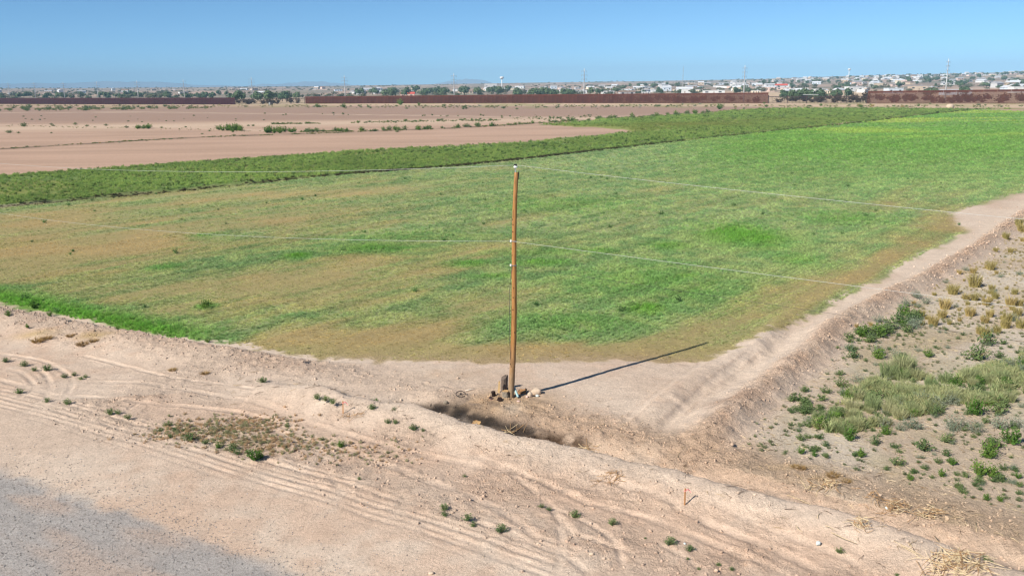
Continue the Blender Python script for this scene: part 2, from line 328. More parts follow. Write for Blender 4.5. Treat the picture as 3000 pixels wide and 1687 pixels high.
# ------------------------------------------------------------------ materials
def newmat(name):
    m = bpy.data.materials.new(name); m.use_nodes = True; n = m.node_tree; b = n.nodes['Principled BSDF']; return m, n, b
def N(n, t, **k):
    x = n.nodes.new(t)
    for a, v in k.items(): setattr(x, a, v)
    return x
def mulcol(n, a, b):
    m = N(n, 'ShaderNodeMix', data_type='RGBA', blend_type='MULTIPLY'); m.inputs['Factor'].default_value = 1
    n.links.new(a, m.inputs['A']); n.links.new(b, m.inputs['B']); return m.outputs['Result']
def ramp(n, fac, stops):
    r = N(n, 'ShaderNodeValToRGB'); e = r.color_ramp.elements
    while len(e) < len(stops): e.new(.5)
    for i, (p, c) in enumerate(stops): e[i].position = p; e[i].color = (*(c if hasattr(c, '__len__') else (c, c, c)), 1)
    n.links.new(fac, r.inputs[0]); return r.outputs[0]
def ground_mat(name, kind):
    m, n, b = newmat(name); b.inputs['Roughness'].default_value = .95; b.inputs['Specular IOR Level'].default_value = .1
    geo = N(n, 'ShaderNodeNewGeometry'); at = N(n, 'ShaderNodeAttribute', attribute_name='Col'); sp = N(n, 'ShaderNodeAttribute', attribute_name='spk')
    def noise(sc, det=3, rough_=.6):
        t = N(n, 'ShaderNodeTexNoise'); t.inputs['Scale'].default_value = sc; t.inputs['Detail'].default_value = det; t.inputs['Roughness'].default_value = rough_
        n.links.new(geo.outputs['Position'], t.inputs['Vector']); return t.outputs['Fac']
    n1 = noise(1.6, 5, .7); n2 = noise(9, 3); n3 = noise(38 if kind != 'gravel' else 30, 2)
    c = mulcol(n, at.outputs['Color'], ramp(n, n1, [(.3, .88), (.7, 1.10)]))
    c = mulcol(n, c, ramp(n, n2, [(.28, .80), (.45, .98), (.72, 1.10)]))
    amp = {'dirt': (.78, 1.18), 'gravel': (.72, 1.25), 'crop': (.62, 1.3)}[kind]
    c = mulcol(n, c, ramp(n, n3, [(.33, amp[0]), (.66, amp[1])]))
    if kind != 'crop':
        v = N(n, 'ShaderNodeTexVoronoi'); v.inputs['Scale'].default_value = 5.5 if kind == 'dirt' else 14
        n.links.new(geo.outputs['Position'], v.inputs['Vector'])
        sepc = N(n, 'ShaderNodeSeparateColor'); n.links.new(v.outputs['Color'], sepc.inputs[0])
        th = N(n, 'ShaderNodeMath', operation='MULTIPLY'); n.links.new(sepc.outputs[0], th.inputs[0]); th.inputs[1].default_value = .30
        gt = N(n, 'ShaderNodeMath', operation='LESS_THAN'); n.links.new(v.outputs['Distance'], gt.inputs[0])
        th2 = N(n, 'ShaderNodeMath', operation='SUBTRACT'); n.links.new(th.outputs[0], th2.inputs[0]); th2.inputs[1].default_value = .12
        n.links.new(th2.outputs[0], gt.inputs[1])
        f = N(n, 'ShaderNodeMath', operation='MULTIPLY'); n.links.new(gt.outputs[0], f.inputs[0]); f.inputs[1].default_value = .5 if kind == 'dirt' else .22
        mx = N(n, 'ShaderNodeMix', data_type='RGBA'); n.links.new(f.outputs[0], mx.inputs['Factor']); n.links.new(c, mx.inputs['A'])
        pc = mulcol(n, c, ramp(n, sepc.outputs[1], [(.2, (.5, .46, .42)), (.75, (.62, .58, .55)), (.93, (1.5, 1.5, 1.5))])); n.links.new(pc, mx.inputs['B']); c = mx.outputs['Result']
    n.links.new(c, b.inputs['Base Color'])
    ad = N(n, 'ShaderNodeMath', operation='MULTIPLY_ADD'); n.links.new(n2, ad.inputs[0]); ad.inputs[1].default_value = 1.4; n.links.new(n3, ad.inputs[2])
    ad2 = N(n, 'ShaderNodeMath', operation='MULTIPLY'); n.links.new(ad.outputs[0], ad2.inputs[0]); n.links.new(sp.outputs['Fac'], ad2.inputs[1])
    bp = N(n, 'ShaderNodeBump'); bp.inputs['Strength'].default_value = 1.0; bp.inputs['Distance'].default_value = {'dirt': .05, 'gravel': .04, 'crop': .08}[kind]
    n.links.new(ad2.outputs[0], bp.inputs['Height']); n.links.new(bp.outputs[0], b.inputs['Normal'])
    return m
M_DIRT = ground_mat('dry_dirt', 'dirt'); M_GRAV = ground_mat('gravel_surface', 'gravel'); M_CROP = ground_mat('field_soil', 'crop')
def plain(name, col, rough_=.8, var=.25, scale=6.0, metal=0.0, stretch=None, objvar=0.0):
    m, n, b = newmat(name); b.inputs['Roughness'].default_value = rough_; b.inputs['Metallic'].default_value = metal; b.inputs['Specular IOR Level'].default_value = .25
    tc = N(n, 'ShaderNodeTexCoord'); t = N(n, 'ShaderNodeTexNoise'); t.inputs['Scale'].default_value = scale; t.inputs['Detail'].default_value = 5
    src = tc.outputs['Object']
    if stretch:
        mp = N(n, 'ShaderNodeMapping'); mp.inputs['Scale'].default_value = stretch; n.links.new(src, mp.inputs['Vector']); src = mp.outputs[0]
    n.links.new(src, t.inputs['Vector'])
    rgb = N(n, 'ShaderNodeRGB'); rgb.outputs[0].default_value = (*col, 1)
    c = mulcol(n, rgb.outputs[0], ramp(n, t.outputs['Fac'], [(.3, 1-var), (.7, 1+var)]))
    if objvar:
        oi = N(n, 'ShaderNodeObjectInfo'); c = mulcol(n, c, ramp(n, oi.outputs['Random'], [(0, 1-objvar), (1, 1+objvar)]))
    n.links.new(c, b.inputs['Base Color'])
    bp = N(n, 'ShaderNodeBump'); bp.inputs['Strength'].default_value = .4; bp.inputs['Distance'].default_value = .02; n.links.new(t.outputs['Fac'], bp.inputs['Height']); n.links.new(bp.outputs[0], b.inputs['Normal'])
    return m
def leafmat(name, c1, c2, instancer=False, transl=.25):
    m, n, b = newmat(name); b.inputs['Roughness'].default_value = .75; b.inputs['Specular IOR Level'].default_value = .15
    if instancer:
        a = N(n, 'ShaderNodeAttribute', attribute_name='tint'); a.attribute_type = 'INSTANCER'; base = a.outputs['Color']
    else:
        oi = N(n, 'ShaderNodeObjectInfo'); base = ramp(n, oi.outputs['Random'], [(0, c1), (1, c2)])
    tc = N(n, 'ShaderNodeTexCoord'); t = N(n, 'ShaderNodeTexNoise'); t.inputs['Scale'].default_value = 9; n.links.new(tc.outputs['Object'], t.inputs['Vector'])
    c = mulcol(n, base, ramp(n, t.outputs['Fac'], [(.3, .72), (.7, 1.25)]))
    n.links.new(c, b.inputs['Base Color'])
    tr = N(n, 'ShaderNodeBsdfTranslucent'); n.links.new(c, tr.inputs[0]); mx = N(n, 'ShaderNodeMixShader'); mx.inputs[0].default_value = transl
    out = n.nodes['Material Output']; n.links.new(b.outputs[0], mx.inputs[1]); n.links.new(tr.outputs[0], mx.inputs[2]); n.links.new(mx.outputs[0], out.inputs[0])
    return m

COL = S.collection
def tag(o, label=None, cat=None, group=None, kind=None):
    if label: o['label'] = label
    if cat: o['category'] = cat
    if group: o['group'] = group
    if kind: o['kind'] = kind
    return o
class MB:
    def __init__(s): s.v = []; s.f = []; s.m = []
    def add(s, vs, fs, mi=0):
        b = len(s.v); s.v += [tuple(map(float, q)) for q in vs]; s.f += [tuple(i+b for i in f) for f in fs]; s.m += [mi]*len(fs)
    def box(s, c, d, mi=0, rz=0.0):
        cx, cy, cz = c; dx, dy, dz = d[0]/2, d[1]/2, d[2]/2; ca, sa = math.cos(rz), math.sin(rz)
        vs = [(cx+x*ca-y*sa, cy+x*sa+y*ca, cz+z) for z in (-dz, dz) for x, y in ((-dx,-dy),(dx,-dy),(dx,dy),(-dx,dy))]
        s.add(vs, [(3,2,1,0),(4,5,6,7),(0,1,5,4),(1,2,6,5),(2,3,7,6),(3,0,4,7)], mi)
    def tube(s, pts, rad, n=8, mi=0, cap=True, jit=0.0, rnd=None):
        pts = [np.array(p, float) for p in pts]; rad = rad if hasattr(rad, '__len__') else [rad]*len(pts); rings = []; b = len(s.v)
        for i, p in enumerate(pts):
            t = pts[min(i+1, len(pts)-1)]-pts[max(i-1, 0)]; t = t/np.linalg.norm(t)
            a = np.array([0, 0, 1.]) if abs(t[2]) < .9 else np.array([1., 0, 0]); u = np.cross(t, a); u /= np.linalg.norm(u); v = np.cross(t, u)
            for k in range(n):
                an = 2*math.pi*k/n; r = rad[i]*(1+(rnd.uniform(-jit, jit) if rnd else 0)); s.v.append(tuple(p+u*math.cos(an)*r+v*math.sin(an)*r))
        for i in range(len(pts)-1):
            for k in range(n):
                s.f.append((b+i*n+k, b+i*n+(k+1) % n, b+(i+1)*n+(k+1) % n, b+(i+1)*n+k)); s.m.append(mi)
        if cap:
            s.f.append(tuple(b+k for k in range(n))[::-1]); s.m.append(mi); s.f.append(tuple(b+(len(pts)-1)*n+k for k in range(n))); s.m.append(mi)
    def lathe(s, prof, n=12, mi=0, org=(0, 0, 0)):
        b = len(s.v)
        for r, z in prof:
            for k in range(n): a = 2*math.pi*k/n; s.v.append((org[0]+r*math.cos(a), org[1]+r*math.sin(a), org[2]+z))
        for i in range(len(prof)-1):
            for k in range(n): s.f.append((b+i*n+k, b+i*n+(k+1) % n, b+(i+1)*n+(k+1) % n, b+(i+1)*n+k)); s.m.append(mi)
    def mesh(s, name, mats, smooth=False):
        me = bpy.data.meshes.new(name); me.from_pydata(s.v, [], s.f)
        for m in (mats if isinstance(mats, (list, tuple)) else [mats]): me.materials.append(m)
        if len(me.materials) > 1: me.polygons.foreach_set('material_index', s.m)
        if smooth: me.polygons.foreach_set('use_smooth', [True]*len(me.polygons))
        me.update(); return me
    def build(s, name, mats, parent=None, smooth=False, loc=(0, 0, 0)):
        return link(name, s.mesh(name, mats, smooth), parent, loc)
def link(name, data, parent=None, loc=(0, 0, 0), rz=0.0, sc=1.0):
    o = bpy.data.objects.new(name, data); COL.objects.link(o); o.location = loc; o.rotation_euler = (0, 0, rz)
    o.scale = sc if hasattr(sc, '__len__') else (sc, sc, sc)
    if parent: o.parent = parent
    return o

# ------------------------------------------------------------------ ground sheet, split into its zones
def axis_lines(lo, hi, step, grow, out_lo, out_hi):
    c = list(np.arange(lo, hi+1e-6, step)); s = step; v = c[-1]; r = []
    while v < out_hi: s *= grow; v += s; r.append(v)
    s = step; v = lo; l = []
    if out_lo < lo:
        while v > out_lo: s *= grow; v -= s; l.append(v)
    return np.array(l[::-1]+c+r)
gx = axis_lines(-24, 26, .085, 1.05, -15000, 15000); gy = axis_lines(18.5, 44, .055, 1.025, 5, 15000)
GX, GY = np.meshgrid(gx, gy); fx_, fy_ = GX.ravel(), GY.ravel()
gz = height(fx_, fy_)
colr, spk_, grav_, crp_ = ground_col(fx_, fy_)
nx, ny = len(gx), len(gy)
idx = np.arange(nx*ny).reshape(ny, nx)
quads = np.stack([idx[:-1, :-1], idx[:-1, 1:], idx[1:, 1:], idx[1:, :-1]], -1).reshape(-1, 4)
qx = fx_[quads].mean(1); qy = fy_[quads].mean(1); qg = grav_[quads].mean(1); qc = crp_[quads].mean(1)
ins_weed = inpoly(qx, qy, WEED); 
lbk = pdist(qx, qy, lb); bare = (lbk[1]*1 < 0) & (qy > 90) & (qc < .5) & (qx < 130)
zone = np.zeros(len(quads), int)
zone[(qg > .5)] = 1; zone[(qc > .5) & (qg < .5)] = 2; zone[(qc > .5) & ins_weed] = 3
zone[(zone == 0) & (qy > 90) & ~((qx > np.interp(qy, FIELDE[:, 1], FIELDE[:, 0])) & (qy < 200))] = 4
zone[(zone == 4) & (np.hypot(qx, qy) > 950)] = 5
ZN = [('dirt_ground', M_DIRT), ('gravel_road', M_GRAV), ('crop_field', M_CROP), ('weedy_field', M_CROP), ('ploughed_field', M_DIRT), ('hillside', M_DIRT)]
for zi, (nm, mt) in enumerate(ZN):
    q = quads[zone == zi]
    if not len(q): continue
    u, inv = np.unique(q, return_inverse=True); q = inv.reshape(-1, 4)
    me = bpy.data.meshes.new(nm); me.vertices.add(len(u)); me.vertices.foreach_set('co', np.stack([fx_[u], fy_[u], gz[u]], 1).ravel())
    me.loops.add(len(q)*4); me.loops.foreach_set('vertex_index', q.ravel().astype(np.int32))
    me.polygons.add(len(q)); me.polygons.foreach_set('loop_start', np.arange(len(q), dtype=np.int32)*4)
    try: me.polygons.foreach_set('loop_total', np.full(len(q), 4, dtype=np.int32))
    except Exception: pass
    me.polygons.foreach_set('use_smooth', np.ones(len(q), bool))
    a = me.attributes.new('Col', 'FLOAT_COLOR', 'POINT'); a.data.foreach_set('color', np.concatenate([colr[u], np.ones((len(u), 1))], 1).ravel().astype(np.float32))
    a = me.attributes.new('spk', 'FLOAT', 'POINT'); a.data.foreach_set('value', spk_[u].astype(np.float32))
    me.update(calc_edges=True); me.validate(); me.materials.append(mt)
    tag(link(nm, me), kind='structure')

# far blue mountains (real relief about 12 km off)
def mountains(px0, px1, pk, dist, name, seed):
    a0, a1 = (px0-1500)/FPX, (px1-1500)/FPX; nxm, nym = 70, 12; vs = []; fs = []
    for j in range(nym):
        y = dist+(j-nym/2)*180
        for i in range(nxm):
            t = i/(nxm-1); a = a0+(a1-a0)*t; e = math.sin(math.pi*t)**.7; d = math.exp(-((j-nym/2+.5)/2.6)**2)
            n_ = float(fbm(np.array([t*9.+seed]), np.array([j*.4]), 4, seed)[0])
            vs.append((a*y, y, -2+(pk+14)*e*d*(.35+1.15*n_)))
    for j in range(nym-1):
        for i in range(nxm-1): k = j*nxm+i; fs.append((k, k+1, k+nxm+1, k+nxm))
    mb = MB(); mb.add(vs, fs); o = mb.build(name, M_MTN, smooth=True); tag(o, kind='structure')
M_MTN = plain('mountain_rock', (.20, .17, .15), .95, .2, .002)
mountains(-500, 780, 135, 13200, 'mountain_range', 3); mountains(720, 1080, 66, 13600, 'mountain_range', 8); mountains(1270, 1470, 66, 13400, 'mountain_peak', 5)


# ------------------------------------------------------------------ plant meshes
def leafy_mesh(name, mat, seed, stems=26, h=.8, r=.5, leaf=.09, per=12, up_=.5):
    R = random.Random(seed); mb = MB()
    for i in range(stems):
        a = R.uniform(0, 6.283); k = math.sqrt(R.random()); ex = r*k*R.uniform(.8, 1.1); hh = h*(1-.55*k*k)*R.uniform(.65, 1.1)
        bx, by = R.uniform(-.06, .06), R.uniform(-.06, .06)
        for j in range(per):
            t = .12+.88*(j+R.random())/per; px = bx+math.cos(a)*ex*t**.8+R.gauss(0, .035); py = by+math.sin(a)*ex*t**.8+R.gauss(0, .035); pz = hh*t**1.15+R.gauss(0, .02)
            la = R.uniform(0, 6.283); el = R.uniform(-.2, 1.0)*up_*2; s_ = leaf*R.uniform(.6, 1.3)
            d = np.array([math.cos(la)*math.cos(el), math.sin(la)*math.cos(el), math.sin(el)]); sd = np.cross(d, [R.gauss(0, 1), R.gauss(0, 1), 1.0]); sd /= np.linalg.norm(sd)
            p = np.array([px, py, max(pz, .01)])
            mb.add([p, p+d*s_*.5+sd*s_*.28, p+d*s_, p+d*s_*.5-sd*s_*.28], [(0, 1, 2, 3)])
    return mb.mesh(name, mat)
def blade_mesh(name, mat, seed, n=60, h=.6, r=.4, wd=.012, lean=.5, tip=.0):
    R = random.Random(seed); mb = MB()
    for i in range(n):
        a = R.uniform(0, 6.283); k = math.sqrt(R.random())*r; b = np.array([math.cos(a)*k*.42, math.sin(a)*k*.42, 0]); a2 = a+R.gauss(0, .7); ln = lean*R.uniform(.3, 1.2)
        hh = h*R.uniform(.55, 1.1)*(1-.35*k/r); m = b+np.array([math.cos(a2)*ln*hh*.35, math.sin(a2)*ln*hh*.35, hh*.6]); t = b+np.array([math.cos(a2)*ln*hh*.9, math.sin(a2)*ln*hh*.9, hh*.98])
        wa = R.uniform(0, 3.14); s_ = np.array([math.cos(wa), math.sin(wa), 0])*wd*R.uniform(.7, 1.3)
        mb.add([b-s_, b+s_, m+s_*.9, m-s_*.9, t], [(0, 1, 2, 3), (3, 2, 4)])
    return mb.mesh(name, mat)
def stem_mesh(name, mat, seed, n=7, h=.5, r=.3, wd=.012):
    R = random.Random(seed); mb = MB()
    for i in range(n):
        a = R.uniform(0, 6.283); e = r*R.uniform(.5, 1); mb.tube([(0, 0, -.04), (math.cos(a)*e*.4, math.sin(a)*e*.4, h*.5), (math.cos(a)*e, math.sin(a)*e, h*R.uniform(.7, 1))], [wd, wd*.7, wd*.3], 4, cap=False)
    return mb.mesh(name, mat)
M_WEED = leafmat('weed_leaves', tuple(L(100,126,78)), tuple(L(130,148,92))); M_KOCH = leafmat('feathery_leaves', tuple(L(148,168,112)), tuple(L(196,194,146)))
M_YTUFT = leafmat('yellow_tuft_leaves', tuple(L(176,166,104)), tuple(L(200,178,118))); M_BLUE = leafmat('grey_green_leaves', tuple(L(136,152,128)), tuple(L(160,166,142)))
M_LUSH = leafmat('lush_leaves', tuple(L(88,128,52)), tuple(L(120,150,66))); M_DRYLEAF = leafmat('dry_leaves', tuple(L(190,160,104)), tuple(L(170,140,96)))
M_STEM = plain('weed_stem', tuple(L(140,120,84)), .9, .3, 20)
M_TINT = leafmat('field_leaves', None, None, True, .42)
KIND = {
 'G': ([leafy_mesh('foliage', M_WEED, 10+i, 30, .62, .52, .10, 14) for i in range(4)], stem_mesh('stem', M_STEM, 1, 8, .42, .38, .010)),
 'K': ([blade_mesh('foliage', M_KOCH, 20+i, 420, .85, .62, .0055, .45) for i in range(4)], stem_mesh('stem', M_STEM, 2, 9, .6, .3, .008)),
 'B': ([leafy_mesh('foliage', M_BLUE, 30+i, 44, .60, .52, .06, 14, .7) for i in range(3)], stem_mesh('stem', M_STEM, 3, 8, .42, .38, .008)),
 'Y': ([blade_mesh('foliage', M_YTUFT, 40+i, 200, .78, .5, .011, .55) for i in range(3)], stem_mesh('stem', M_STEM, 4, 6, .5, .3, .006)),
 'L': ([leafy_mesh('foliage', M_LUSH, 50+i, 40, .75, .5, .10, 14, .8) for i in range(3)], stem_mesh('stem', M_STEM, 5, 8, .5, .35, .008)),
 'D': ([blade_mesh('foliage', M_DRYLEAF, 60+i, 150, .5, .5, .010, .9) for i in range(3)], stem_mesh('stem', M_STEM, 6, 6, .3, .35, .006))}
def on_ground(px, py):
    p = g(px, py)
    if 145 < p[1] < 690: return p
    for _ in range(3): p = g(px, py, hz(p[0], p[1]))
    return p
NAMES = {'G': 'weed', 'K': 'feathery_weed', 'B': 'grey_shrub', 'Y': 'grass_tuft', 'L': 'green_bush', 'D': 'dry_grass_tuft'}
def plant(px, py, wpx, kind, label, group, parts=False, hs=1.0, name=None, cat=None):
    p = on_ground(px, py); sc = wpx*np.linalg.norm(p-CP)/FPX*random.uniform(.92, 1.1)
    fol, st = KIND[kind]; me = random.choice(fol); rz = random.uniform(0, 6.28); nm = name or NAMES[kind]
    cat = cat or {'weed': 'weed', 'feathery_weed': 'weed', 'grey_shrub': 'shrub', 'grass_tuft': 'grass', 'green_bush': 'bush', 'dry_grass_tuft': 'grass'}.get(nm, 'shrub')
    loc = (p[0], p[1], p[2]-.02*sc)
    if parts:
        e = link(nm, None, None, loc, rz, (sc, sc, sc*hs)); e.empty_display_size = .1; link('foliage', me, e); link('stem', st, e); o = e
    else: o = link(nm, me, None, loc, rz, (sc, sc, sc*hs))
    return tag(o, label, cat, group)

# weeds on the bare dirt between road and ditch
FW = [(16,1060,22),(71,1072,26),(140,1085,30),(189,1106,20),(218,1100,16),(237,1112,16),(250,1106,14),(102,1086,18),(58,1152,22),(138,1177,20),(197,1184,24),(323,1213,26),(346,1212,18),(373,1226,22),(492,1247,22),(469,1264,18),(512,1262,20),(541,1262,16),(498,1281,16)]
for x, y, w_ in FW: plant(x, y, w_*1.15, 'G', 'small green weed among the looping tyre tracks on bare dirt', 'weeds among the tyre tracks', True)
for x, y, w_ in [(559,1290,44),(603,1300,26),(640,1312,22),(684,1318,40),(693,1330,26),(728,1332,34),(748,1347,44),(762,1342,34)]:
    plant(x, y, w_, random.choice('GGL'), 'green weed in the ragged row between the track lines and brown patch', 'weeds in the ragged row', True)
for x, y, w_ in [(930,1168,30),(954,1174,28),(976,1182,30),(1099,1184,34),(1089,1198,28),(1156,1203,20),(1137,1239,28),(1158,1240,22),(1213,1259,34),(1239,1263,18),(769,1120,32)]:
    plant(x, y, w_, 'G', 'green weed on the road-side foot of the ditch bank', 'weeds along the ditch bank', True)
for x, y, w_ in [(1000,1310,30),(945,1288,18),(1053,1404,18),(842,1249,18),(1361,1396,16),(1300,1492,34),(1303,1510,24),(1370,1522,34),(1385,1540,24),(1469,1557,46)]:
    plant(x, y, w_, random.choice('GGL'), 'green weed standing alone in the churned reddish dirt', 'weeds in the churned dirt', True)
for x, y, w_ in [(1586,1486,20),(1608,1494,22),(1686,1514,36),(1795,1536,34),(1964,1594,42),(2020,1612,32),(2104,1656,18),(2143,1669,18),(2015,1638,12),(1890,1577,10),(2047,1667,14)]:
    plant(x, y, w_, 'G', 'low dark green weed between the fanned tyre ruts', 'weeds between the fanned ruts', True)
for x, y, w_ in [(2460,1617,26),(2886,1640,24),(2627,1686,14),(2998,1680,20),(2905,1652,20)]:
    plant(x, y, w_, 'G', 'small weed on the sandy bank near the dry stalk litter', 'weeds near the stalk litter', True)
for x, y, w_ in [(25,925,20),(100,903,34),(146,925,20),(605,903,40),(608,1003,18),(345,965,16),(80,960,14)]:
    plant(x, y, w_, 'L', 'dark green bush at the bright green margin of the crop', 'bushes at the crop margin', True)
for x, y, w_ in [(110,1000,60),(140,992,50),(240,1010,60),(275,1000,50),(205,985,40),(505,1085,40),(600,1095,44),(1730,1325,34),(2440,1395,60),(2350,1372,50),(2480,1410,46),(2330,1368,40)]:
    plant(x, y, w_, 'D', 'flattened straw-coloured dry grass tuft on a dirt bank', 'dry tufts on the dirt banks', False, .45)
# scrub right of the berm
SC1 = [(2861,1055,62),(2719,1045,32),(2927,1048,36),(2890,1010,48),(2500,1048,36),(2742,1218,40),(2861,1215,52),(2931,1190,46),(2925,1212,44),(2593,1272,34),(2774,1295,44),(2707,1318,50),(2960,1300,54),(2905,1318,50),(2521,1338,30),(2628,1362,40),(2748,1356,26),(2788,1360,26),(2774,1335,30),(2893,1340,46),(2867,1390,44),(2905,1395,38),(2934,1410,34),(2666,1406,24),(2757,1395,26),(2803,1392,22),(2809,1432,30),(2858,1424,26),(2940,1375,24),(2972,1380,20),(2982,1400,20),(2986,1425,20),(2986,1448,22),(2890,1464,24),(2931,1468,22),(2596,1376,22),(2346,1328,24),(2385,1336,22),(2465,1134,44),(2573,1050,40),(2640,1058,36),(2420,1340,18),(2430,1265,26),(2491,1290,38),(2564,1302,34)]
for x, y, w_ in SC1: plant(x, y, w_*1.1, 'G' if random.random() < .75 else 'L', 'rounded dark green weed on the straw-strewn soil beside the berm', 'rounded weeds on the scrub lot', w_ > 24, random.uniform(.95, 1.25))
for x, y, w_ in [(2573,1034,50),(2625,1050,56),(2512,1118,54),(2468,1157,36),(2800,1250,70),(2672,1255,60),(2590,1250,46),(2858,1265,56),(2930,1255,60),(2980,1250,50),(2700,1180,60),(2740,1190,50),(2690,1030,30),(2895,1012,30),(2966,940,30),(2790,1262,40),(2640,1260,44)]:
    plant(x, y, w_, 'B', 'soft grey-green shrub with hazy foliage on the scrub lot', 'grey-green shrubs on the scrub lot', True, random.uniform(.9, 1.2))
KP = np.array([(2570,1110),(2640,1085),(2790,1120),(2900,1070),(3060,1015),(3060,1160),(2920,1185),(2760,1200),(2600,1245),(2480,1270),(2380,1265),(2350,1230),(2450,1180)], float)
n_ = 0
while n_ < 120:
    x, y = random.uniform(2340, 3060), random.uniform(1010, 1275)
    if inpoly(np.array([x]), np.array([y]), KP)[0]:
        plant(x, y, random.uniform(30, 70), random.choice('KKKKBLG'), 'weed in the dense pale green stand on the scrub lot', 'dense stand of feathery weeds', False, random.uniform(.6, .95), 'feathery_weed', 'weed'); n_ += 1
for x, y, w_ in [(2640,1095,90),(2600,1105,70),(2660,1085,60)]: plant(x, y, w_, 'K', 'weed in the dense pale green stand on the scrub lot', 'dense stand of feathery weeds', False, 1.1)
for i in range(32):
    t = random.random(); x = 2480+210*t+random.gauss(0, 16); y = 1010-75*t+random.gauss(0, 12)
    plant(x, y, random.uniform(28, 54), random.choice('GGLB'), 'green weed in the thick clump at the foot of the clod berm', 'thick clump at the berm foot', False, 1.0, 'weed', 'weed')
for i in range(26):
    x = random.gauss(2400, 42); y = random.gauss(1215, 32)
    plant(x, y, random.uniform(22, 46), 'G', 'dark green weed in the low clump near the end of the berm', 'low dark clump near the berm end', False, 1.0)
for x, y, w_ in [(2946,700,30),(2995,680,40),(2985,660,30),(2855,840,54),(2902,790,34),(2791,862,44),(2768,905,48),(2905,850,28),(2855,880,36),(2888,893,40),(2915,875,32),(2960,897,46),(2972,862,26),(2841,925,42),(2899,928,34),(2733,952,44),(2885,945,36),(2949,940,40),(2945,960,40),(2885,988,46),(2920,975,32),(2870,978,34),(2985,895,30),(2980,925,40),(2700,925,30),(2830,880,30),(2760,930,40),(2990,960,40),(2850,800,24),(2960,740,22)]:
    plant(x, y, w_*1.1, 'Y', 'yellowish dry grass tuft on the pale soil beyond the berm', 'yellow tufts on the scrub lot', w_ > 30, 1.0)
for x, y, w_ in [(2655,895,46),(2713,890,40),(2686,872,40),(2640,905,30),(2690,900,30),(2966,935,34),(2930,812,24),(2985,805,24)]:
    plant(x, y, w_, 'B', 'small blue-green bush among the yellow tufts', 'blue-green bushes among yellow tufts', False)
SP = np.array([(2310,1150),(2500,960),(2700,850),(3010,680),(3010,1520),(2800,1440),(2600,1390),(2300,1320)], float); n_ = 0
while n_ < 170:
    x, y = random.uniform(2300, 3010), random.uniform(680, 1520)
    if inpoly(np.array([x]), np.array([y]), SP)[0]:
        k = ('Y' if random.random() < .7 else 'B') if y < 960 else random.choice('GGGB')
        plant(x, y, random.uniform(11, 25)*(.7+y/2200), k, {'Y': 'tiny yellowed tuft scattered on the scrub lot', 'B': 'tiny grey-green sprout scattered on the scrub lot', 'G': 'tiny green sprout scattered on the scrub lot'}[k], {'Y': 'tiny yellowed tufts', 'B': 'tiny grey sprouts', 'G': 'tiny green sprouts'}[k], False, .9, 'sprout', 'sprout'); n_ += 1
for i in range(60):
    x = random.uniform(3010, 3600); y = random.uniform(760, 1450); k = 'Y' if y < 950 else random.choice('GGBL')
    plant(x, y, random.uniform(22, 52), k, {'Y': 'yellowish dry grass tuft far out on the scrub lot', 'G': 'green weed far out on the scrub lot', 'B': 'grey-green shrub far out on the scrub lot', 'L': 'leafy green bush far out on the scrub lot'}[k], {'Y': 'outer yellow tufts', 'G': 'outer weeds', 'B': 'outer shrubs', 'L': 'outer bushes'}[k])
# shrubs along the far field edges
def row(pts, n, w0, w1, kinds, label, group, jy=1.2, hs=1.0, nm=None):
    pts = np.array(pts, float); seg = np.linalg.norm(np.diff(pts, axis=0), axis=1); cs = np.r_[0, np.cumsum(seg)]
    for i in range(n):
        t = random.random()*cs[-1]; x = np.interp(t, cs, pts[:, 0]); y = np.interp(t, cs, pts[:, 1])+random.gauss(0, jy)
        plant(x, y, random.uniform(w0, w1), random.choice(kinds), label, group, False, hs*random.uniform(.8, 1.25), nm or 'field_shrub', 'shrub')
row([(780,389),(872,387)], 16, 14, 24, 'L', 'bright green bush in the tall clump at the bare field corner', 'tall bright clump at the field edge', 1.5, 1.2)
row([(632,383),(707,384)], 14, 14, 22, 'L', 'lush green bush in the compact clump on the light field strip', 'compact lush clump', 1.5, 1.2)
row([(399,377),(450,377)], 8, 10, 20, 'LG', 'green bush in the small cluster on the far field strip', 'small far cluster', 1, 1.0)
row([(885,388),(1010,384)], 16, 12, 22, 'LGG', 'dark green bush in the hedge line after the tall clump', 'hedge line after the clump', 1.2, 1.0)
row([(1010,386),(1300,376),(1500,366),(1710,352),(1878,343),(2082,331)], 75, 9, 22, 'GGL', 'green bush along the ditch that edges the weedy field', 'bushes along the field ditch', 1.6, .9, 'ditch_bush')
row([(0,437),(361,415),(621,401),(1000,389)], 40, 6, 14, 'GYB', 'low scrubby bush on the thin ditch line across the bare fields', 'low bushes on the thin ditch line', 1.0, .6, 'low_bush')
row([(797,364),(936,362)], 18, 8, 16, 'LG', 'flat green bush in the long strip on the brown field', 'long strip on the brown field', .8, .6)
row([(1027,360),(1114,359),(1227,356),(1312,353),(1463,353)], 55, 6, 15, 'GGL', 'small green bush in the broken row across the brown field', 'broken row across the brown field', 1.5, .7)
row([(1500,350),(1741,343)], 26, 6, 12, 'G', 'small bush dotted over the pale field end', 'bushes dotted over the pale field', 4, .8)
row([(0,322),(400,318),(560,316)], 46, 8, 20, 'GG', 'dark shrub in the green belt before the long dark fence', 'green belt before the fence', 2.5, .8, 'belt_shrub')
row([(900,314),(1500,317),(1850,311),(2150,312)], 60, 6, 16, 'GGB', 'shrub on the sandy strip before the rust-coloured fence', 'shrubs before the rust fence', 2.5, .8, 'sand_shrub')
row([(2150,312),(2540,313),(3000,312)], 34, 6, 16, 'GLY', 'shrub on the pale sand between field and fence gate', 'shrubs before the fence gate', 3, .7, 'sand_shrub')
row([(750,334),(1187,338),(1500,343)], 22, 5, 10, 'G', 'lone bush beside the pale track through the brown field', 'lone bushes by the pale track', 2, .9)
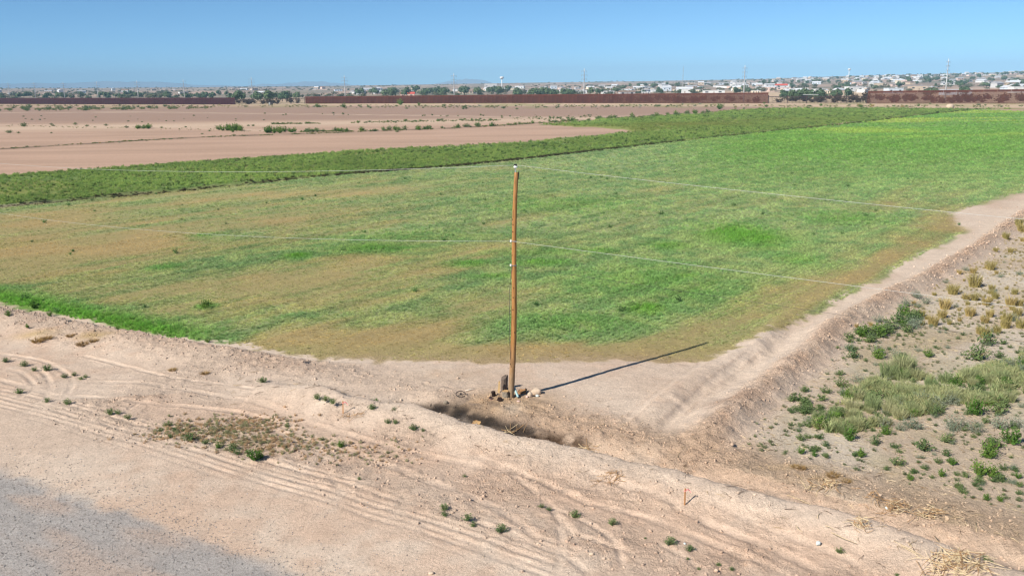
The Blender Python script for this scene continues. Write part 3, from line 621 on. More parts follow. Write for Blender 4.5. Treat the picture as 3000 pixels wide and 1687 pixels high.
row([(0,345),(800,350)], 20, 4, 10, 'G', 'speck-like bush on the brown ploughed field', 'specks on the ploughed field', 8, .6)
for x, y, w_ in [(71,371,24),(150,366,12),(156,370,12),(221,366,14),(255,371,12),(311,369,14),(371,375,14),(474,376,12),(544,374,10),(26,390,20),(54,391,12),(151,391,9),(614,385,10),(592,394,10),(728,370,12),(742,370,12),(280,345,8)]:
    plant(x, y, w_, 'G', 'isolated dark bush on the pale field margin', 'isolated dark bushes', False, .8, 'field_shrub', 'shrub')
for x, y, w_, lab in [(930,315,14,'green bush before the fence end post'),(1008,316,16,'dark upright bush close before the rust fence'),(1172,308,22,'large round green bush against the rust fence'),(1227,309,12,'narrow dark bush beside the large round one at the fence'),(2108,321,20,'green bush at the far corner of the crop field')]:
    plant(x, y, w_, 'L', lab, None, False, 1.2, 'fence_bush', 'bush')

# ------------------------------------------------------------------ scattered stuff through geometry nodes
def source(name, me): return bpy.data.objects.new(name, me)          # never linked: only read by the node tree
def scatter(name, pts, rot, scl, tint, sources, vid, kind='stuff', label=None, cat=None):
    me = bpy.data.meshes.new(name); me.vertices.add(len(pts)); me.vertices.foreach_set('co', np.asarray(pts, np.float32).ravel())
    a = me.attributes.new('rot', 'FLOAT_VECTOR', 'POINT'); a.data.foreach_set('vector', np.asarray(rot, np.float32).ravel())
    a = me.attributes.new('scl', 'FLOAT_VECTOR', 'POINT'); a.data.foreach_set('vector', np.asarray(scl, np.float32).ravel())
    a = me.attributes.new('tint', 'FLOAT_COLOR', 'POINT'); a.data.foreach_set('color', np.concatenate([tint, np.ones((len(pts), 1))], 1).astype(np.float32).ravel())
    a = me.attributes.new('vid', 'INT', 'POINT'); a.data.foreach_set('value', np.asarray(vid, np.int32))
    o = link(name, me); ng = bpy.data.node_groups.new(name+'_nodes', 'GeometryNodeTree')
    ng.interface.new_socket('Geometry', in_out='INPUT', socket_type='NodeSocketGeometry'); ng.interface.new_socket('Geometry', in_out='OUTPUT', socket_type='NodeSocketGeometry')
    gi = ng.nodes.new('NodeGroupInput'); go = ng.nodes.new('NodeGroupOutput'); iop = ng.nodes.new('GeometryNodeInstanceOnPoints'); jn = ng.nodes.new('GeometryNodeJoinGeometry')
    for s_ in reversed(sources):
        oi = ng.nodes.new('GeometryNodeObjectInfo'); oi.inputs['Object'].default_value = s_; oi.inputs['As Instance'].default_value = True; ng.links.new(oi.outputs['Geometry'], jn.inputs[0])
    def na(nm, dt):
        x = ng.nodes.new('GeometryNodeInputNamedAttribute'); x.data_type = dt; x.inputs['Name'].default_value = nm; return x.outputs['Attribute']
    ng.links.new(gi.outputs[0], iop.inputs['Points']); ng.links.new(jn.outputs[0], iop.inputs['Instance']); iop.inputs['Pick Instance'].default_value = True
    ng.links.new(na('vid', 'INT'), iop.inputs['Instance Index']); 
    e2r = ng.nodes.new('FunctionNodeEulerToRotation'); ng.links.new(na('rot', 'FLOAT_VECTOR'), e2r.inputs[0]); ng.links.new(e2r.outputs[0], iop.inputs['Rotation'])
    ng.links.new(na('scl', 'FLOAT_VECTOR'), iop.inputs['Scale']); ng.links.new(iop.outputs[0], go.inputs[0])
    md = o.modifiers.new('scatter', 'NODES'); md.node_group = ng
    tag(o, label, cat, None, kind); return o
M_CLOD = None
def tint_mat(name, rough_=.95):
    m, n, b = newmat(name); b.inputs['Roughness'].default_value = rough_; b.inputs['Specular IOR Level'].default_value = .1
    a = N(n, 'ShaderNodeAttribute', attribute_name='tint'); a.attribute_type = 'INSTANCER'; n.links.new(a.outputs['Color'], b.inputs['Base Color']); return m
M_CLOD = tint_mat('clod_dirt')
def clod_mesh(seed, k=.35):
    R = random.Random(seed); mb = MB(); t = (1+5**.5)/2
    vs = [(-1,t,0),(1,t,0),(-1,-t,0),(1,-t,0),(0,-1,t),(0,1,t),(0,-1,-t),(0,1,-t),(t,0,-1),(t,0,1),(-t,0,-1),(-t,0,1)]
    fs = [(0,11,5),(0,5,1),(0,1,7),(0,7,10),(0,10,11),(1,5,9),(5,11,4),(11,10,2),(10,7,6),(7,1,8),(3,9,4),(3,4,2),(3,2,6),(3,6,8),(3,8,9),(4,9,5),(2,4,11),(6,2,10),(8,6,7),(9,8,1)]
    vs = [tuple(c/1.9*(1+R.uniform(-k, k)) for c in v) for v in vs]; mb.add(vs, fs); return mb
clods = [source('clod_source', clod_mesh(i).mesh('clod', M_CLOD)) for i in range(4)]
def view_ok(X, Y, m=120):
    px, py = toPx(X, Y, 0); return (px > -m) & (px < 3000+m) & (py < 1687+m)
def rand_pts(n, x0, x1, y0, y1): return rng.uniform(x0, x1, n), rng.uniform(y0, y1, n)
# dirt clods on churned soil
X, Y = rand_pts(420000, -34, 62, 19, 100); m = view_ok(X, Y, 60); X, Y = X[m], Y[m]
R_ = rough(X, Y); keep = rng.random(len(X)) < (R_*.6-.045)*np.clip(45/np.maximum(Y, 30), .2, 1)
X, Y = X[keep][:42000], Y[keep][:42000]; n = len(X); sz = .013+.042*rng.random(n)**3+.02*(rng.random(n) < .02); sz *= np.clip(Y/38, 1, 2)
cc = ground_col(X, Y)[0]*rng.uniform(.68, .98, (n, 1))
scatter('dirt_clods', np.stack([X, Y, height(X, Y)+sz*.25], 1), rng.uniform(0, 6.28, (n, 3)), np.stack([sz, sz, sz*.8], 1), cc, clods, rng.integers(0, 4, n))
# gravel on the road and its shoulder
X, Y = rand_pts(60000, -20, 2, 19, 31); d, sg, _, _ = pdist(X, Y, ROADE); s_ = d*sg+(fbm(X/1.2, Y/1.2, 3, 5)-.5)*2; m = view_ok(X, Y, 60) & (rng.random(len(X)) < np.where(s_ < 0, .45, .5*np.exp(-s_/1.0))); X, Y = X[m][:16000], Y[m][:16000]
n = len(X); sz = .008+.016*rng.random(n)**2; gcol = np.where(rng.random((n, 1)) < .5, GRAV[None]*rng.uniform(.7, 1.25, (n, 1)), L(160,150,142)[None]*rng.uniform(.7, 1.2, (n, 1)))
scatter('road_gravel', np.stack([X, Y, height(X, Y)+sz*.3], 1), rng.uniform(0, 6.28, (n, 3)), np.stack([sz, sz, sz*.7], 1), gcol, clods, rng.integers(0, 4, n))
# crop grass
tufts = [source('tuft_source', blade_mesh('tuft', M_TINT, 70+i, 26, 1.0, .5, .030, .75)) for i in range(4)]
def crop_points(n, y0, y1, x0, x1, poly=CROP, snap=.35):
    X, Y = rand_pts(n, x0, x1, y0, y1)
    u = X*ROWD[0]+Y*ROWD[1]; v = -X*ROWD[1]+Y*ROWD[0]
    sn = rng.random(n) < .65; v = np.where(sn, np.round(v/snap)*snap+rng.normal(0, .05, n), v)
    X = u*ROWD[0]-v*ROWD[1]; Y = u*ROWD[1]+v*ROWD[0]
    m = view_ok(X, Y, 180) & inpoly(X, Y, poly); return X[m], Y[m]
PX, PY, PS = [], [], []
for n, y0, y1, x0, x1, sc in ((115000, 37, 75, -48, 48, 1.0), (60000, 75, 130, -80, 80, 1.55), (42000, 130, 240, -60, 140, 2.6), (16000, 240, 440, -10, 260, 4.2)):
    a, b = crop_points(n, y0, y1, x0, x1); PX.append(a); PY.append(b); PS.append(np.full(len(a), sc))
X, Y, SC_ = map(np.concatenate, (PX, PY, PS)); cc, gr, br = crop_col(X, Y)
dn = pdist(X, Y, cn)[0]; keep = (rng.random(len(X)) < .35+.75*ss(0, .6, gr)) & (rng.random(len(X)) < ss(-.6, .9, dn)); X, Y, SC_, cc, gr, br = X[keep], Y[keep], SC_[keep], cc[keep], gr[keep], br[keep]
n = len(X); hh = (.06+.11*ss(.1, .8, gr)+.10*br)*rng.uniform(.7, 1.35, n)*SC_**.45; ww = (.17+.1*rng.random(n))*SC_
cc = np.clip(cc*rng.uniform(.8, 1.5, (n, 1))*1.65, 0, 1)
# the wind has combed the crop towards the right
scatter('crop_grass', np.stack([X, Y, height(X, Y)-.01], 1), np.stack([rng.normal(0, .18, n), rng.normal(.22, .18, n), rng.uniform(-.5, .5, n)], 1), np.stack([ww, ww, hh], 1), cc, tufts, rng.integers(0, 4, n), label='short green and straw crop grass covering the big field', cat='grass')
print('crop tufts', n)
# tall weeds on the strip beyond the dark ditch
wsrc = [source('weed_source', leafy_mesh('weed_tuft', M_TINT, 90+i, 16, 1.0, .5, .17, 9, .8)) for i in range(3)]
PX, PY, PS = [], [], []
for n, y0, y1, x0, x1, sc in ((42000, 85, 170, -110, 40, .62), (38000, 170, 300, -70, 140, 1.0), (17000, 300, 430, -20, 240, 1.6)):
    a, b = rand_pts(n, x0, x1, y0, y1); m = view_ok(a, b, 40) & inpoly(a, b, WEED); PX.append(a[m]); PY.append(b[m]); PS.append(np.full(m.sum(), sc))
X, Y, SC_ = map(np.concatenate, (PX, PY, PS)); n1 = fbm(X/9, Y/14, 3, 360); sdw = -sdpoly(X, Y, WEED); keep = (rng.random(len(X)) < .35+.9*ss(.3, .6, n1)) & ((Y < 190) | (rng.random(len(X)) < ss(-2, 11, sdw))) & (pdist(X, Y, dl)[0] > .6+.8*rng.random(len(X))); X, Y, SC_, n1 = X[keep], Y[keep], SC_[keep], n1[keep]; n = len(X)
cc = 1.9*(.75+.5*fbm(X/7, Y/18, 3, 362))[:, None]*mix(L(108,134,72)[None], L(142,158,86)[None], rng.random(n)); cc = mix(cc, L(70,98,48)[None], (rng.random(n) < .12)*.8); cc = mix(cc, L(168,172,120)[None], (rng.random(n) < .06)*.7)
yel = np.zeros(n)
for b in [(1700,378,250,8,.9),(2000,365,220,6,.7),(1450,372,220,4,.6),(2300,352,200,6,.4)]: yel = np.maximum(yel, blob(X, Y, *b))
cc = mix(cc, L(168,170,94)[None], np.clip(yel, 0, .85)); ww = SC_*rng.uniform(.6, 1.3, n); hh = SC_**.6*rng.uniform(.35, .8, n)*(.85-.55*np.clip(yel, 0, 1))
scatter('weed_cover', np.stack([X, Y, height(X, Y)-.02], 1), np.stack([rng.normal(0, .1, n), rng.normal(0, .1, n), rng.uniform(0, 6.28, n)], 1), np.stack([ww, ww, hh], 1), cc, wsrc, rng.integers(0, 3, n), label='dense green weeds covering the strip beyond the dark ditch', cat='weeds')
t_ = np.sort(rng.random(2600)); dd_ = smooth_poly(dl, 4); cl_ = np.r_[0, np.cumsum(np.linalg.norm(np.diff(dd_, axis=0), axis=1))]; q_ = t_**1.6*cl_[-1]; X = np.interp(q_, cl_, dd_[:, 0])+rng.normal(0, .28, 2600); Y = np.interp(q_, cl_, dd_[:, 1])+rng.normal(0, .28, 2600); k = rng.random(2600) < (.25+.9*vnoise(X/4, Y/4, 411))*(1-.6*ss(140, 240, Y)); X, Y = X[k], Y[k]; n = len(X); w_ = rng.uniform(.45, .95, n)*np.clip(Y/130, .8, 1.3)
scatter('ditch_shade_clumps', np.stack([X, Y, height(X, Y)-.02], 1), np.stack([np.zeros(n), np.zeros(n), rng.uniform(0, 6, n)], 1), np.stack([w_, w_, w_*.42], 1), mix(mix(L(104,88,66)[None], L(84,86,56)[None], rng.random(n)), L(112,124,70)[None], .7*ss(130, 220, Y)), wsrc, rng.integers(0, 3, n), label='dark brush clumps standing in for the dark soil and shadow of the ditch between crop and weeds', cat='brush')  # clumps added to draw the dark ditch line, its shadow put into their tint
# low weeds along the far field edges
QX, QY, QW = [], [], []
for line, n, w0, w1, jy in [([(-60,322),(300,320),(620,316)],700,5,12,1.6),([(-60,440),(361,415),(621,401),(1000,389)],700,3,8,.7),([(1000,387),(1300,377),(1500,366),(1710,352),(1878,343),(2082,331),(2160,322)],900,4,11,1.0),([(795,364),(940,362)],220,4,9,.6),([(1020,360),(1227,356),(1470,353)],420,3,8,1.2),([(0,311),(690,312),(900,311)],420,4,9,1.6),([(900,312),(1500,313),(2150,309)],700,4,9,2.2),([(2150,311),(3000,312)],420,4,9,1.6),([(880,387),(1010,384)],200,5,10,.8),([(0,368),(640,380),(780,386)],220,3,7,2.0),([(1500,348),(1760,341)],160,3,6,3.0)]:
    pts = np.array(line, float); sl = np.r_[0, np.cumsum(np.linalg.norm(np.diff(pts, axis=0), axis=1))]; t_ = rng.random(n)*sl[-1]
    t_ = t_[vnoise(t_/14., t_*0, int(line[0][1])) > .38]; a_ = np.interp(t_, sl, pts[:, 0]); b_ = np.interp(t_, sl, pts[:, 1])+rng.normal(0, jy, len(t_))
    q_ = P(list(zip(a_, b_))); QX.append(q_[:, 0]); QY.append(q_[:, 1]); QW.append(rng.uniform(w0, w1, len(t_))*q_[:, 1]/FPX)
X, Y, w_ = map(np.concatenate, (QX, QY, QW)); n = len(X)
scatter('field_edge_weeds', np.stack([X, Y, height(X, Y)-.03], 1), np.stack([np.zeros(n), np.zeros(n), rng.uniform(0, 6, n)], 1), np.stack([w_, w_, w_*rng.uniform(.25, .5, n)], 1), mix(L(104,122,74)[None], L(150,150,92)[None], rng.random(n))*rng.uniform(.9, 1.5, (n, 1)), wsrc, rng.integers(0, 3, n), label='low green weeds along the edges of the bare far fields', cat='weeds')
# taller dark weeds standing in the crop, small seedlings and straw litter on the scrub lot
X, Y = crop_points(900, 45, 130, -60, 70); k = rng.random(len(X)) < .13; X, Y = X[k], Y[k]; n = len(X); w_ = rng.uniform(.18, .5, n)
scatter('crop_weeds', np.stack([X, Y, height(X, Y)], 1), np.stack([np.zeros(n), np.zeros(n), rng.uniform(0, 6, n)], 1), np.stack([w_*1.4, w_*1.4, w_*.9], 1), np.repeat(L(104,138,78)[None], n, 0)*rng.uniform(.8, 1.5, (n, 1)), wsrc, rng.integers(0, 3, n))
def scrub_pts(n):
    X, Y = rand_pts(n, 3, 62, 21, 100); d, sg, arc, tot = pdist(X, Y, R3); s_ = d*sg; d1, g1, a1, t1 = pdist(X, Y, R1); s1 = d1*g1
    m = view_ok(X, Y, 500) & (s_ < -1.0) & (s1 > 4.2) & (X > 5.5); return X[m], Y[m]
X, Y = scrub_pts(56000); k = rng.random(len(X)) < .12+.55*ss(.45, .65, fbm(X/2.2, Y/2.2, 3, 401)); X, Y = X[k][:9000], Y[k][:9000]; n = len(X); w_ = rng.uniform(.06, .2, n)
t_ = ss(38, 55, Y)[:, None]; cc = (L(130,140,100)[None]*(1-t_)+L(182,168,118)[None]*t_)*rng.uniform(.9, 1.5, (n, 1))
scatter('low_ground_cover', np.stack([X, Y, height(X, Y)], 1), np.stack([np.zeros(n), np.zeros(n), rng.uniform(0, 6, n)], 1), np.stack([w_*1.3, w_*1.3, w_*.8], 1), cc, wsrc, rng.integers(0, 3, n), label='sparse low seedlings and dry leaves on the scrub lot', cat='ground cover')
kpw = P(np.where(KP > 3050, KP+420, KP)*np.array([1, 1])+np.where(KP[:, :1] > 3050, np.array([[0, -60]]), 0)); X, Y = rand_pts(42000, kpw[:, 0].min(), kpw[:, 0].max(), kpw[:, 1].min(), kpw[:, 1].max()); m = inpoly(X, Y, kpw) & (rng.random(42000) < ss(.36, .6, fbm(X/1.6, Y/1.6, 3, 420))); X, Y = X[m][:6000], Y[m][:6000]; n = len(X); w_ = rng.uniform(.3, .6, n)
scatter('feathery_grass', np.stack([X, Y, height(X, Y)-.01], 1), np.stack([rng.normal(0, .15, n), rng.normal(.1, .15, n), rng.uniform(0, 6, n)], 1), np.stack([w_, w_, w_*rng.uniform(.6, 1.0, n)], 1), mix(L(160,176,122)[None], L(196,192,142)[None], rng.random(n))*rng.uniform(.9, 1.35, (n, 1)), tufts, rng.integers(0, 4, n), label='soft pale green grass filling the gaps of the feathery stand', cat='grass')
st = MB(); st.tube([(-.5, 0, 0), (.05, .03, .02), (.5, 0, 0)], [.5, .45, .3], 4); M_STRAW = tint_mat('straw_tint', .8); straws = [source('straw_source', st.mesh('straw', M_STRAW))]
X, Y = scrub_pts(60000); X, Y = X[:12500], Y[:12500]; n = len(X); l_ = rng.uniform(.08, .3, n)
scatter('straw_litter', np.stack([X, Y, height(X, Y)+.012], 1), np.stack([rng.normal(0, .1, n), rng.normal(0, .1, n), rng.uniform(0, 6.28, n)], 1), np.stack([l_, np.full(n, .014), np.full(n, .014)], 1), np.where(rng.random((n, 1)) < .7, L(222,204,166)[None], L(150,124,92)[None])*rng.uniform(.8, 1.1, (n, 1)), straws, np.zeros(n, int), label='pale broken straw strewn over the scrub lot', cat='straw')
# brown seedlings patch in the dirt, twigs on the bank
X, Y = [], []
for px, py, rx, ry, k in [(640,1265,150,30,500),(800,1300,130,24,320),(720,1240,110,20,200),(1000,1330,160,30,120),(500,1260,60,25,90)]:
    c = g(px, py); a = rng.normal(0, 1, (k, 2)); X.append(c[0]+a[:, 0]*rx*.7*c[1]/FPX); Y.append(c[1]+a[:, 1]*ry*.7*c[1]**2/(FPX*CH))
X = np.concatenate(X); Y = np.concatenate(Y); n = len(X); w_ = rng.uniform(.06, .2, n)
scatter('brown_seedlings', np.stack([X, Y, height(X, Y)], 1), np.stack([np.zeros(n), np.zeros(n), rng.uniform(0, 6, n)], 1), np.stack([w_, w_, w_*.7], 1), np.where(rng.random((n, 1)) < .5, L(150,150,112)[None], L(190,164,130)[None])*rng.uniform(1.1, 1.7, (n, 1)), wsrc, rng.integers(0, 3, n), label='patch of stunted brown seedlings in the dirt', cat='seedlings')
twg = MB(); twg.tube([(-.5, 0, 0), (-.2, .06, .03), (.1, -.02, .05), (.5, .05, 0)], [.022, .02, .015, .008], 4); twg.tube([(-.1, .02, .04), (.1, .2, .1), (.25, .34, .04)], [.014, .01, .005], 4); twigs = [source('twig_source', twg.mesh('twig', M_STRAW))]
X, Y = rand_pts(30000, -24, 24, 19.5, 38); d, sg, arc, tot = pdist(X, Y, R1); s1 = d*sg; k = (view_ok(X, Y, 30)) & (rng.random(len(X)) < .12*np.exp(-((s1-.3)/1.3)**2)+.08*np.exp(-((s1-3.5)/1.5)**2)*(X > 0)); X, Y = X[k][:1500], Y[k][:1500]; n = len(X); l_ = rng.uniform(.1, .45, n)
scatter('twig_litter', np.stack([X, Y, height(X, Y)+.015], 1), np.stack([rng.normal(0, .12, n), rng.normal(0, .12, n), rng.uniform(0, 6.28, n)], 1), np.stack([l_, l_, l_], 1), np.where(rng.random((n, 1)) < .4, L(190,166,130)[None], L(104,84,66)[None])*rng.uniform(.7, 1.1, (n, 1)), twigs, np.zeros(n, int), label='dry brown twigs littering the ditch bank', cat='twigs')

# ------------------------------------------------------------------ utility pole, wires
M_WOOD = plain('pole_wood', tuple(L(176,132,88)), .85, .5, 5, 0, (11, 11, .45)); M_METAL = plain('galvanised_metal', tuple(L(170,172,172)), .5, .15, 8); M_DARK = plain('dark_metal', (.02, .02, .022), .5, .2, 8)
M_PORC = plain('white_porcelain', (.82, .82, .80), .25, .05, 5); M_WIRE = plain('aluminium_wire', (.48, .48, .45), .6, .05, 3); M_BWIRE = plain('black_cable', (.05, .05, .05), .7, .1, 3)
PB = np.array([-.111, 34.161]); PZ = hz(*PB)
def pole_axis(z): return np.array([PB[0]+.361*(z/9.19)+.05*math.sin(z*.62), PB[1], z])
def make_pole(loc, label, axis):
    e = link('utility_pole', None, None, loc); e.empty_display_size = .2; o3 = np.array(loc)
    R = random.Random(3); zs = np.linspace(-.3, 9.19, 34); mb = MB()
    for i, z in enumerate(zs): pass
    mb.tube([axis(z)-o3*np.array([1, 1, 0]) for z in zs], [.125-.048*max(z, 0)/9.19+R.uniform(-.004, .004) for z in zs], 16, jit=.03, rnd=R)
    sh = mb.build('shaft', M_WOOD, e, True, (0, 0, -loc[2]))
    def rel(z): a = axis(z)-o3; return a
    for k in range(9):
        z = R.uniform(1.5, 9); a = R.uniform(3.3, 5.2); c = rel(z); r = .125-.048*z/9.19
        mb = MB(); mb.lathe([(.03, -.006), (.022, .006), (0.001, .008)], 8); ob = mb.build('knot', M_DARKWOOD, sh); ob.location = (c[0]+math.cos(a)*r, c[1]+math.sin(a)*r, z); ob.rotation_euler = (0, math.pi/2, a)
    t = rel(9.19)
    mb = MB(); mb.box((t[0]-.035, t[1]-.05, t[2]+.04), (.05, .012, .34)); mb.tube([(t[0]-.03, t[1]-.05, t[2]+.15), (t[0]-.03, t[1]-.02, t[2]+.2), (t[0]-.03, t[1]-.02, t[2]+.26)], .016, 6); mb.build('pin_bracket', M_METAL, e)
    mb = MB(); mb.box((t[0]+.09, t[1]+.01, t[2]-.13), (.03, .07, .32)); mb.build('side_bracket', M_DARK, e)
    mb = MB(); mb.lathe([(.03, .0), (.075, .01), (.078, .05), (.05, .07), (.05, .085), (.062, .10), (.04, .14), (.001, .145)], 14, 0, (t[0]-.03, t[1]-.02, t[2]+.17)); ins = mb.build('insulator', M_PORC, e, True)
    mb = MB(); mb.lathe([(.052, .085), (.07, .095), (.066, .125), (.042, .142), (.001, .15)], 14, 0, (t[0]-.03, t[1]-.02, t[2]+.173)); mb.build('insulator_cap', M_DARK, ins, True)
    for z, nm in ((6.53, 'wire_clamp'), (5.57, 'ring_clamp')):
        c = rel(z); r = .125-.048*z/9.19+.012; mb = MB(); mb.tube([(c[0]+math.cos(a)*r, c[1]+math.sin(a)*r, c[2]) for a in np.linspace(0, 6.283, 17)], .012, 5, cap=False); ob = mb.build(nm, M_METAL, e, True)
        mb = MB(); mb.lathe([(.02, -.04), (.045, -.03), (.03, 0), (.045, .03), (.02, .045), (.001, .045)], 10, 0, (c[0]-r-.02, c[1]-.04, c[2])); mb.build('spool_insulator', M_PORC, ob, True)
    c1, c2, c3 = rel(5.57), rel(4.2), rel(2.6); mb = MB(); mb.tube([(c1[0]-.08, c1[1]-.09, c1[2]), (c2[0]-.17, c2[1]-.1, c2[2]+.4), (c3[0]-.16, c3[1]-.1, c3[2]), (c3[0]-.11, c3[1]-.1, c3[2]-1.2)], .010, 5); mb.build('ground_cable', M_BWIRE, e, True)
    return tag(e, label, 'pole')
def pole_wood():
    m, n, b = newmat('weathered_pole_wood'); b.inputs['Roughness'].default_value = .9; b.inputs['Specular IOR Level'].default_value = .15
    tc = N(n, 'ShaderNodeTexCoord'); sx = N(n, 'ShaderNodeSeparateXYZ'); n.links.new(tc.outputs['Object'], sx.inputs[0])
    def nz(sc, st, det=4):
        mp = N(n, 'ShaderNodeMapping'); mp.inputs['Scale'].default_value = st; n.links.new(tc.outputs['Object'], mp.inputs['Vector']); t = N(n, 'ShaderNodeTexNoise'); t.inputs['Scale'].default_value = sc; t.inputs['Detail'].default_value = det; n.links.new(mp.outputs[0], t.inputs['Vector']); return t.outputs['Fac']
    a = nz(4, (12, 12, .35)); c2 = nz(3, (30, 30, .25), 2); p_ = nz(1.2, (1, 1, .6))
    zr = N(n, 'ShaderNodeMapRange'); zr.inputs['From Min'].default_value = .4; zr.inputs['From Max'].default_value = 2.4; n.links.new(sx.outputs[2], zr.inputs['Value'])
    fm = N(n, 'ShaderNodeMath', operation='MULTIPLY_ADD'); n.links.new(p_, fm.inputs[0]); fm.inputs[1].default_value = .9; fm.inputs[2].default_value = -.45
    fa = N(n, 'ShaderNodeMath', operation='ADD', use_clamp=True); n.links.new(zr.outputs[0], fa.inputs[0]); n.links.new(fm.outputs[0], fa.inputs[1])
    mx = N(n, 'ShaderNodeMix', data_type='RGBA'); n.links.new(fa.outputs[0], mx.inputs['Factor']); mx.inputs['A'].default_value = (*L(172,146,116), 1); mx.inputs['B'].default_value = (*L(188,136,82), 1)
    c = mulcol(n, mx.outputs['Result'], ramp(n, a, [(.3, .62), (.55, 1.0), (.75, 1.25)])); c = mulcol(n, c, ramp(n, c2, [(.33, .25), (.40, 1.0)]))
    n.links.new(c, b.inputs['Base Color']); bp = N(n, 'ShaderNodeBump'); bp.inputs['Strength'].default_value = .8; bp.inputs['Distance'].default_value = .02; n.links.new(a, bp.inputs['Height']); n.links.new(bp.outputs[0], b.inputs['Normal']); return m
M_WOOD = pole_wood()
M_DARKWOOD = plain('dark_knot', tuple(L(70,46,30)), .9, .3, 30)
make_pole((PB[0], PB[1], PZ), 'tall weathered brown wooden utility pole standing in bare dirt at the field corner', pole_axis)
UL = np.array([-.8, .6]); UR = np.array([.8, -.6]); QL = PB+UL*90; QR = PB+UR*80
def straight(Q):
    return lambda z: np.array([Q[0]+.01*z, Q[1], z])
make_pole((QL[0], QL[1], 0), 'next wooden utility pole of the line beyond the ditch bank', straight(QL)); make_pole((QR[0], QR[1], 0), 'wooden utility pole of the same line beside the road', straight(QR))
def wire(name, label, A, B, sag, r, mat):
    A = np.array(A); B = np.array(B); mb = MB(); ts = np.linspace(0, 1, 40); mb.tube([A+(B-A)*t-np.array([0, 0, 4*sag*t*(1-t)]) for t in ts], r, 5); tag(mb.build(name, mat, None, True), label, 'wire', 'overhead wires')
a9 = pole_axis(9.48); a6 = pole_axis(6.45); a5 = pole_axis(5.45)
for lab, z, Q, sag, r, mt in [('pale top wire running from the pole tip over the bare field side', 9.47, QL, 1.75, .0055, M_WIRE), ('pale top wire running from the pole tip over the scrub lot side', 9.47, QR, 1.05, .0055, M_WIRE), ('pale lower wire running from the pole clamp over the crop', 6.53, QL, 2.2, .0055, M_WIRE), ('pale lower wire running from the pole clamp over the berm', 6.53, QR, .25, .0055, M_WIRE), ('thin dark cable running from the ring clamp over the berm', 5.57, QR, .25, .0055, M_BWIRE)]:
    a_ = pole_axis(z); dx = -.03 if z > 9 else -.12; wire('overhead_wire', lab, (a_[0]+dx, a_[1]-.05, z), (Q[0], Q[1]-.05, z), sag, r, mt)

# ------------------------------------------------------------------ junk at the pole foot
M_BARK = plain('grey_bark', tuple(L(112,98,88)), .95, .55, 14, 0, (3, 3, .6)); M_CUT = plain('cut_wood', tuple(L(196,158,110)), .85, .2, 10); M_GREYW = plain('grey_wood', tuple(L(150,138,122)), .9, .35, 12, 0, (4, 4, .5))
M_BOARD = plain('new_board', tuple(L(232,196,140)), .8, .12, 8, 0, (6, 6, .6)); M_PIPE = plain('teal_pipe', tuple(L(168,200,200)), .45, .1, 6); M_ROCK = plain('pale_rock', tuple(L(214,192,168)), .9, .22, 4); M_PINKR = plain('pink_rock', tuple(L(222,190,176)), .9, .2, 6); M_BLUER = plain('blue_white_rock', tuple(L(206,216,214)), .9, .12, 6); M_CHAR = plain('charred_wood', tuple(L(58,42,36)), .95, .4, 10); M_RUST = plain('dark_rim', (.03, .028, .027), .7, .3, 10); M_OCHL = plain('split_ochre_wood', tuple(L(166,124,84)), .9, .3, 9)
def gl(px, py): p = on_ground(px, py); return np.array(p)
def rockobj(name, px, py, sx, sy, sz, mat, label, seed, rz=0, tilt=0, cat='rock'):
    p = gl(px, py); R = random.Random(seed); mb = MB(); n, m_ = 14, 9; vs = []; fs = []
    for j in range(m_+1):
        ph = math.pi*j/m_
        for i in range(n):
            a = 2*math.pi*i/n; d = np.array([math.sin(ph)*math.cos(a), math.sin(ph)*math.sin(a), math.cos(ph)])
            k = .78+.44*float(fbm(np.array([d[0]*1.7+seed*3.1+5]), np.array([d[1]*1.7+d[2]*1.3+9]), 3, seed)[0]); f_ = np.sign(d)*np.abs(d)**.8
            vs.append((f_[0]*sx*k, f_[1]*sy*k, f_[2]*sz*k))
    for j in range(m_):
        for i in range(n): fs.append((j*n+i, j*n+(i+1) % n, (j+1)*n+(i+1) % n, (j+1)*n+i)[::-1])
    mb.add(vs, fs); o = mb.build(name, mat, None, True, (p[0], p[1], p[2]+sz*.62)); o.rotation_euler = (tilt, 0, rz); return tag(o, label, cat)
rockobj('boulder', 1572, 1153, .225, .16, .15, M_ROCK, 'large rounded cream boulder at the edge of the pole shadow', 4, .2)
rockobj('rock', 1553, 1162, .11, .09, .125, M_ROCK, 'cream wedge-shaped rock leaning beside the large boulder', 9, .5)
rockobj('rock', 1544, 1164, .06, .05, .05, M_PINKR, 'tiny pinkish rock beside the wedge-shaped rock', 12)
rockobj('rock', 1574, 1161, .075, .06, .05, M_BLUER, 'small blue-white rock in front of the large boulder', 15)
rockobj('rock', 1519, 1176, .07, .05, .03, M_PINKR, 'flat pinkish stone beside the open pipe end', 17)
rockobj('rock', 2598, 1490, .055, .045, .045, M_BLUER, 'white stone tucked into the straw pile on the bank', 19); rockobj('rock', 2397, 1594, .065, .055, .06, M_BLUER, 'pale white stone alone on the smooth sandy slope', 21)
rockobj('rock', 1733, 1624, .07, .05, .045, M_ROCK, 'cream stone between the forked tyre ruts', 23); rockobj('rock', 1263, 1680, .07, .06, .04, M_ROCK, 'cream stone on the hard sand near the gravel', 25); rockobj('rock', 2006, 1593, .035, .03, .03, M_BLUER, 'tiny white stone above the low dark weed', 27)
rockobj('rock', 1306, 1184, .10, .08, .10, M_GREYW, 'grey-brown clod standing on the dirt near the wheel rim', 29, cat='clod')
rockobj('boulder', 2782, 318, 1.6, 1.2, 1.1, M_ROCK, 'white boulder on the sand beside the far crop corner', 31)
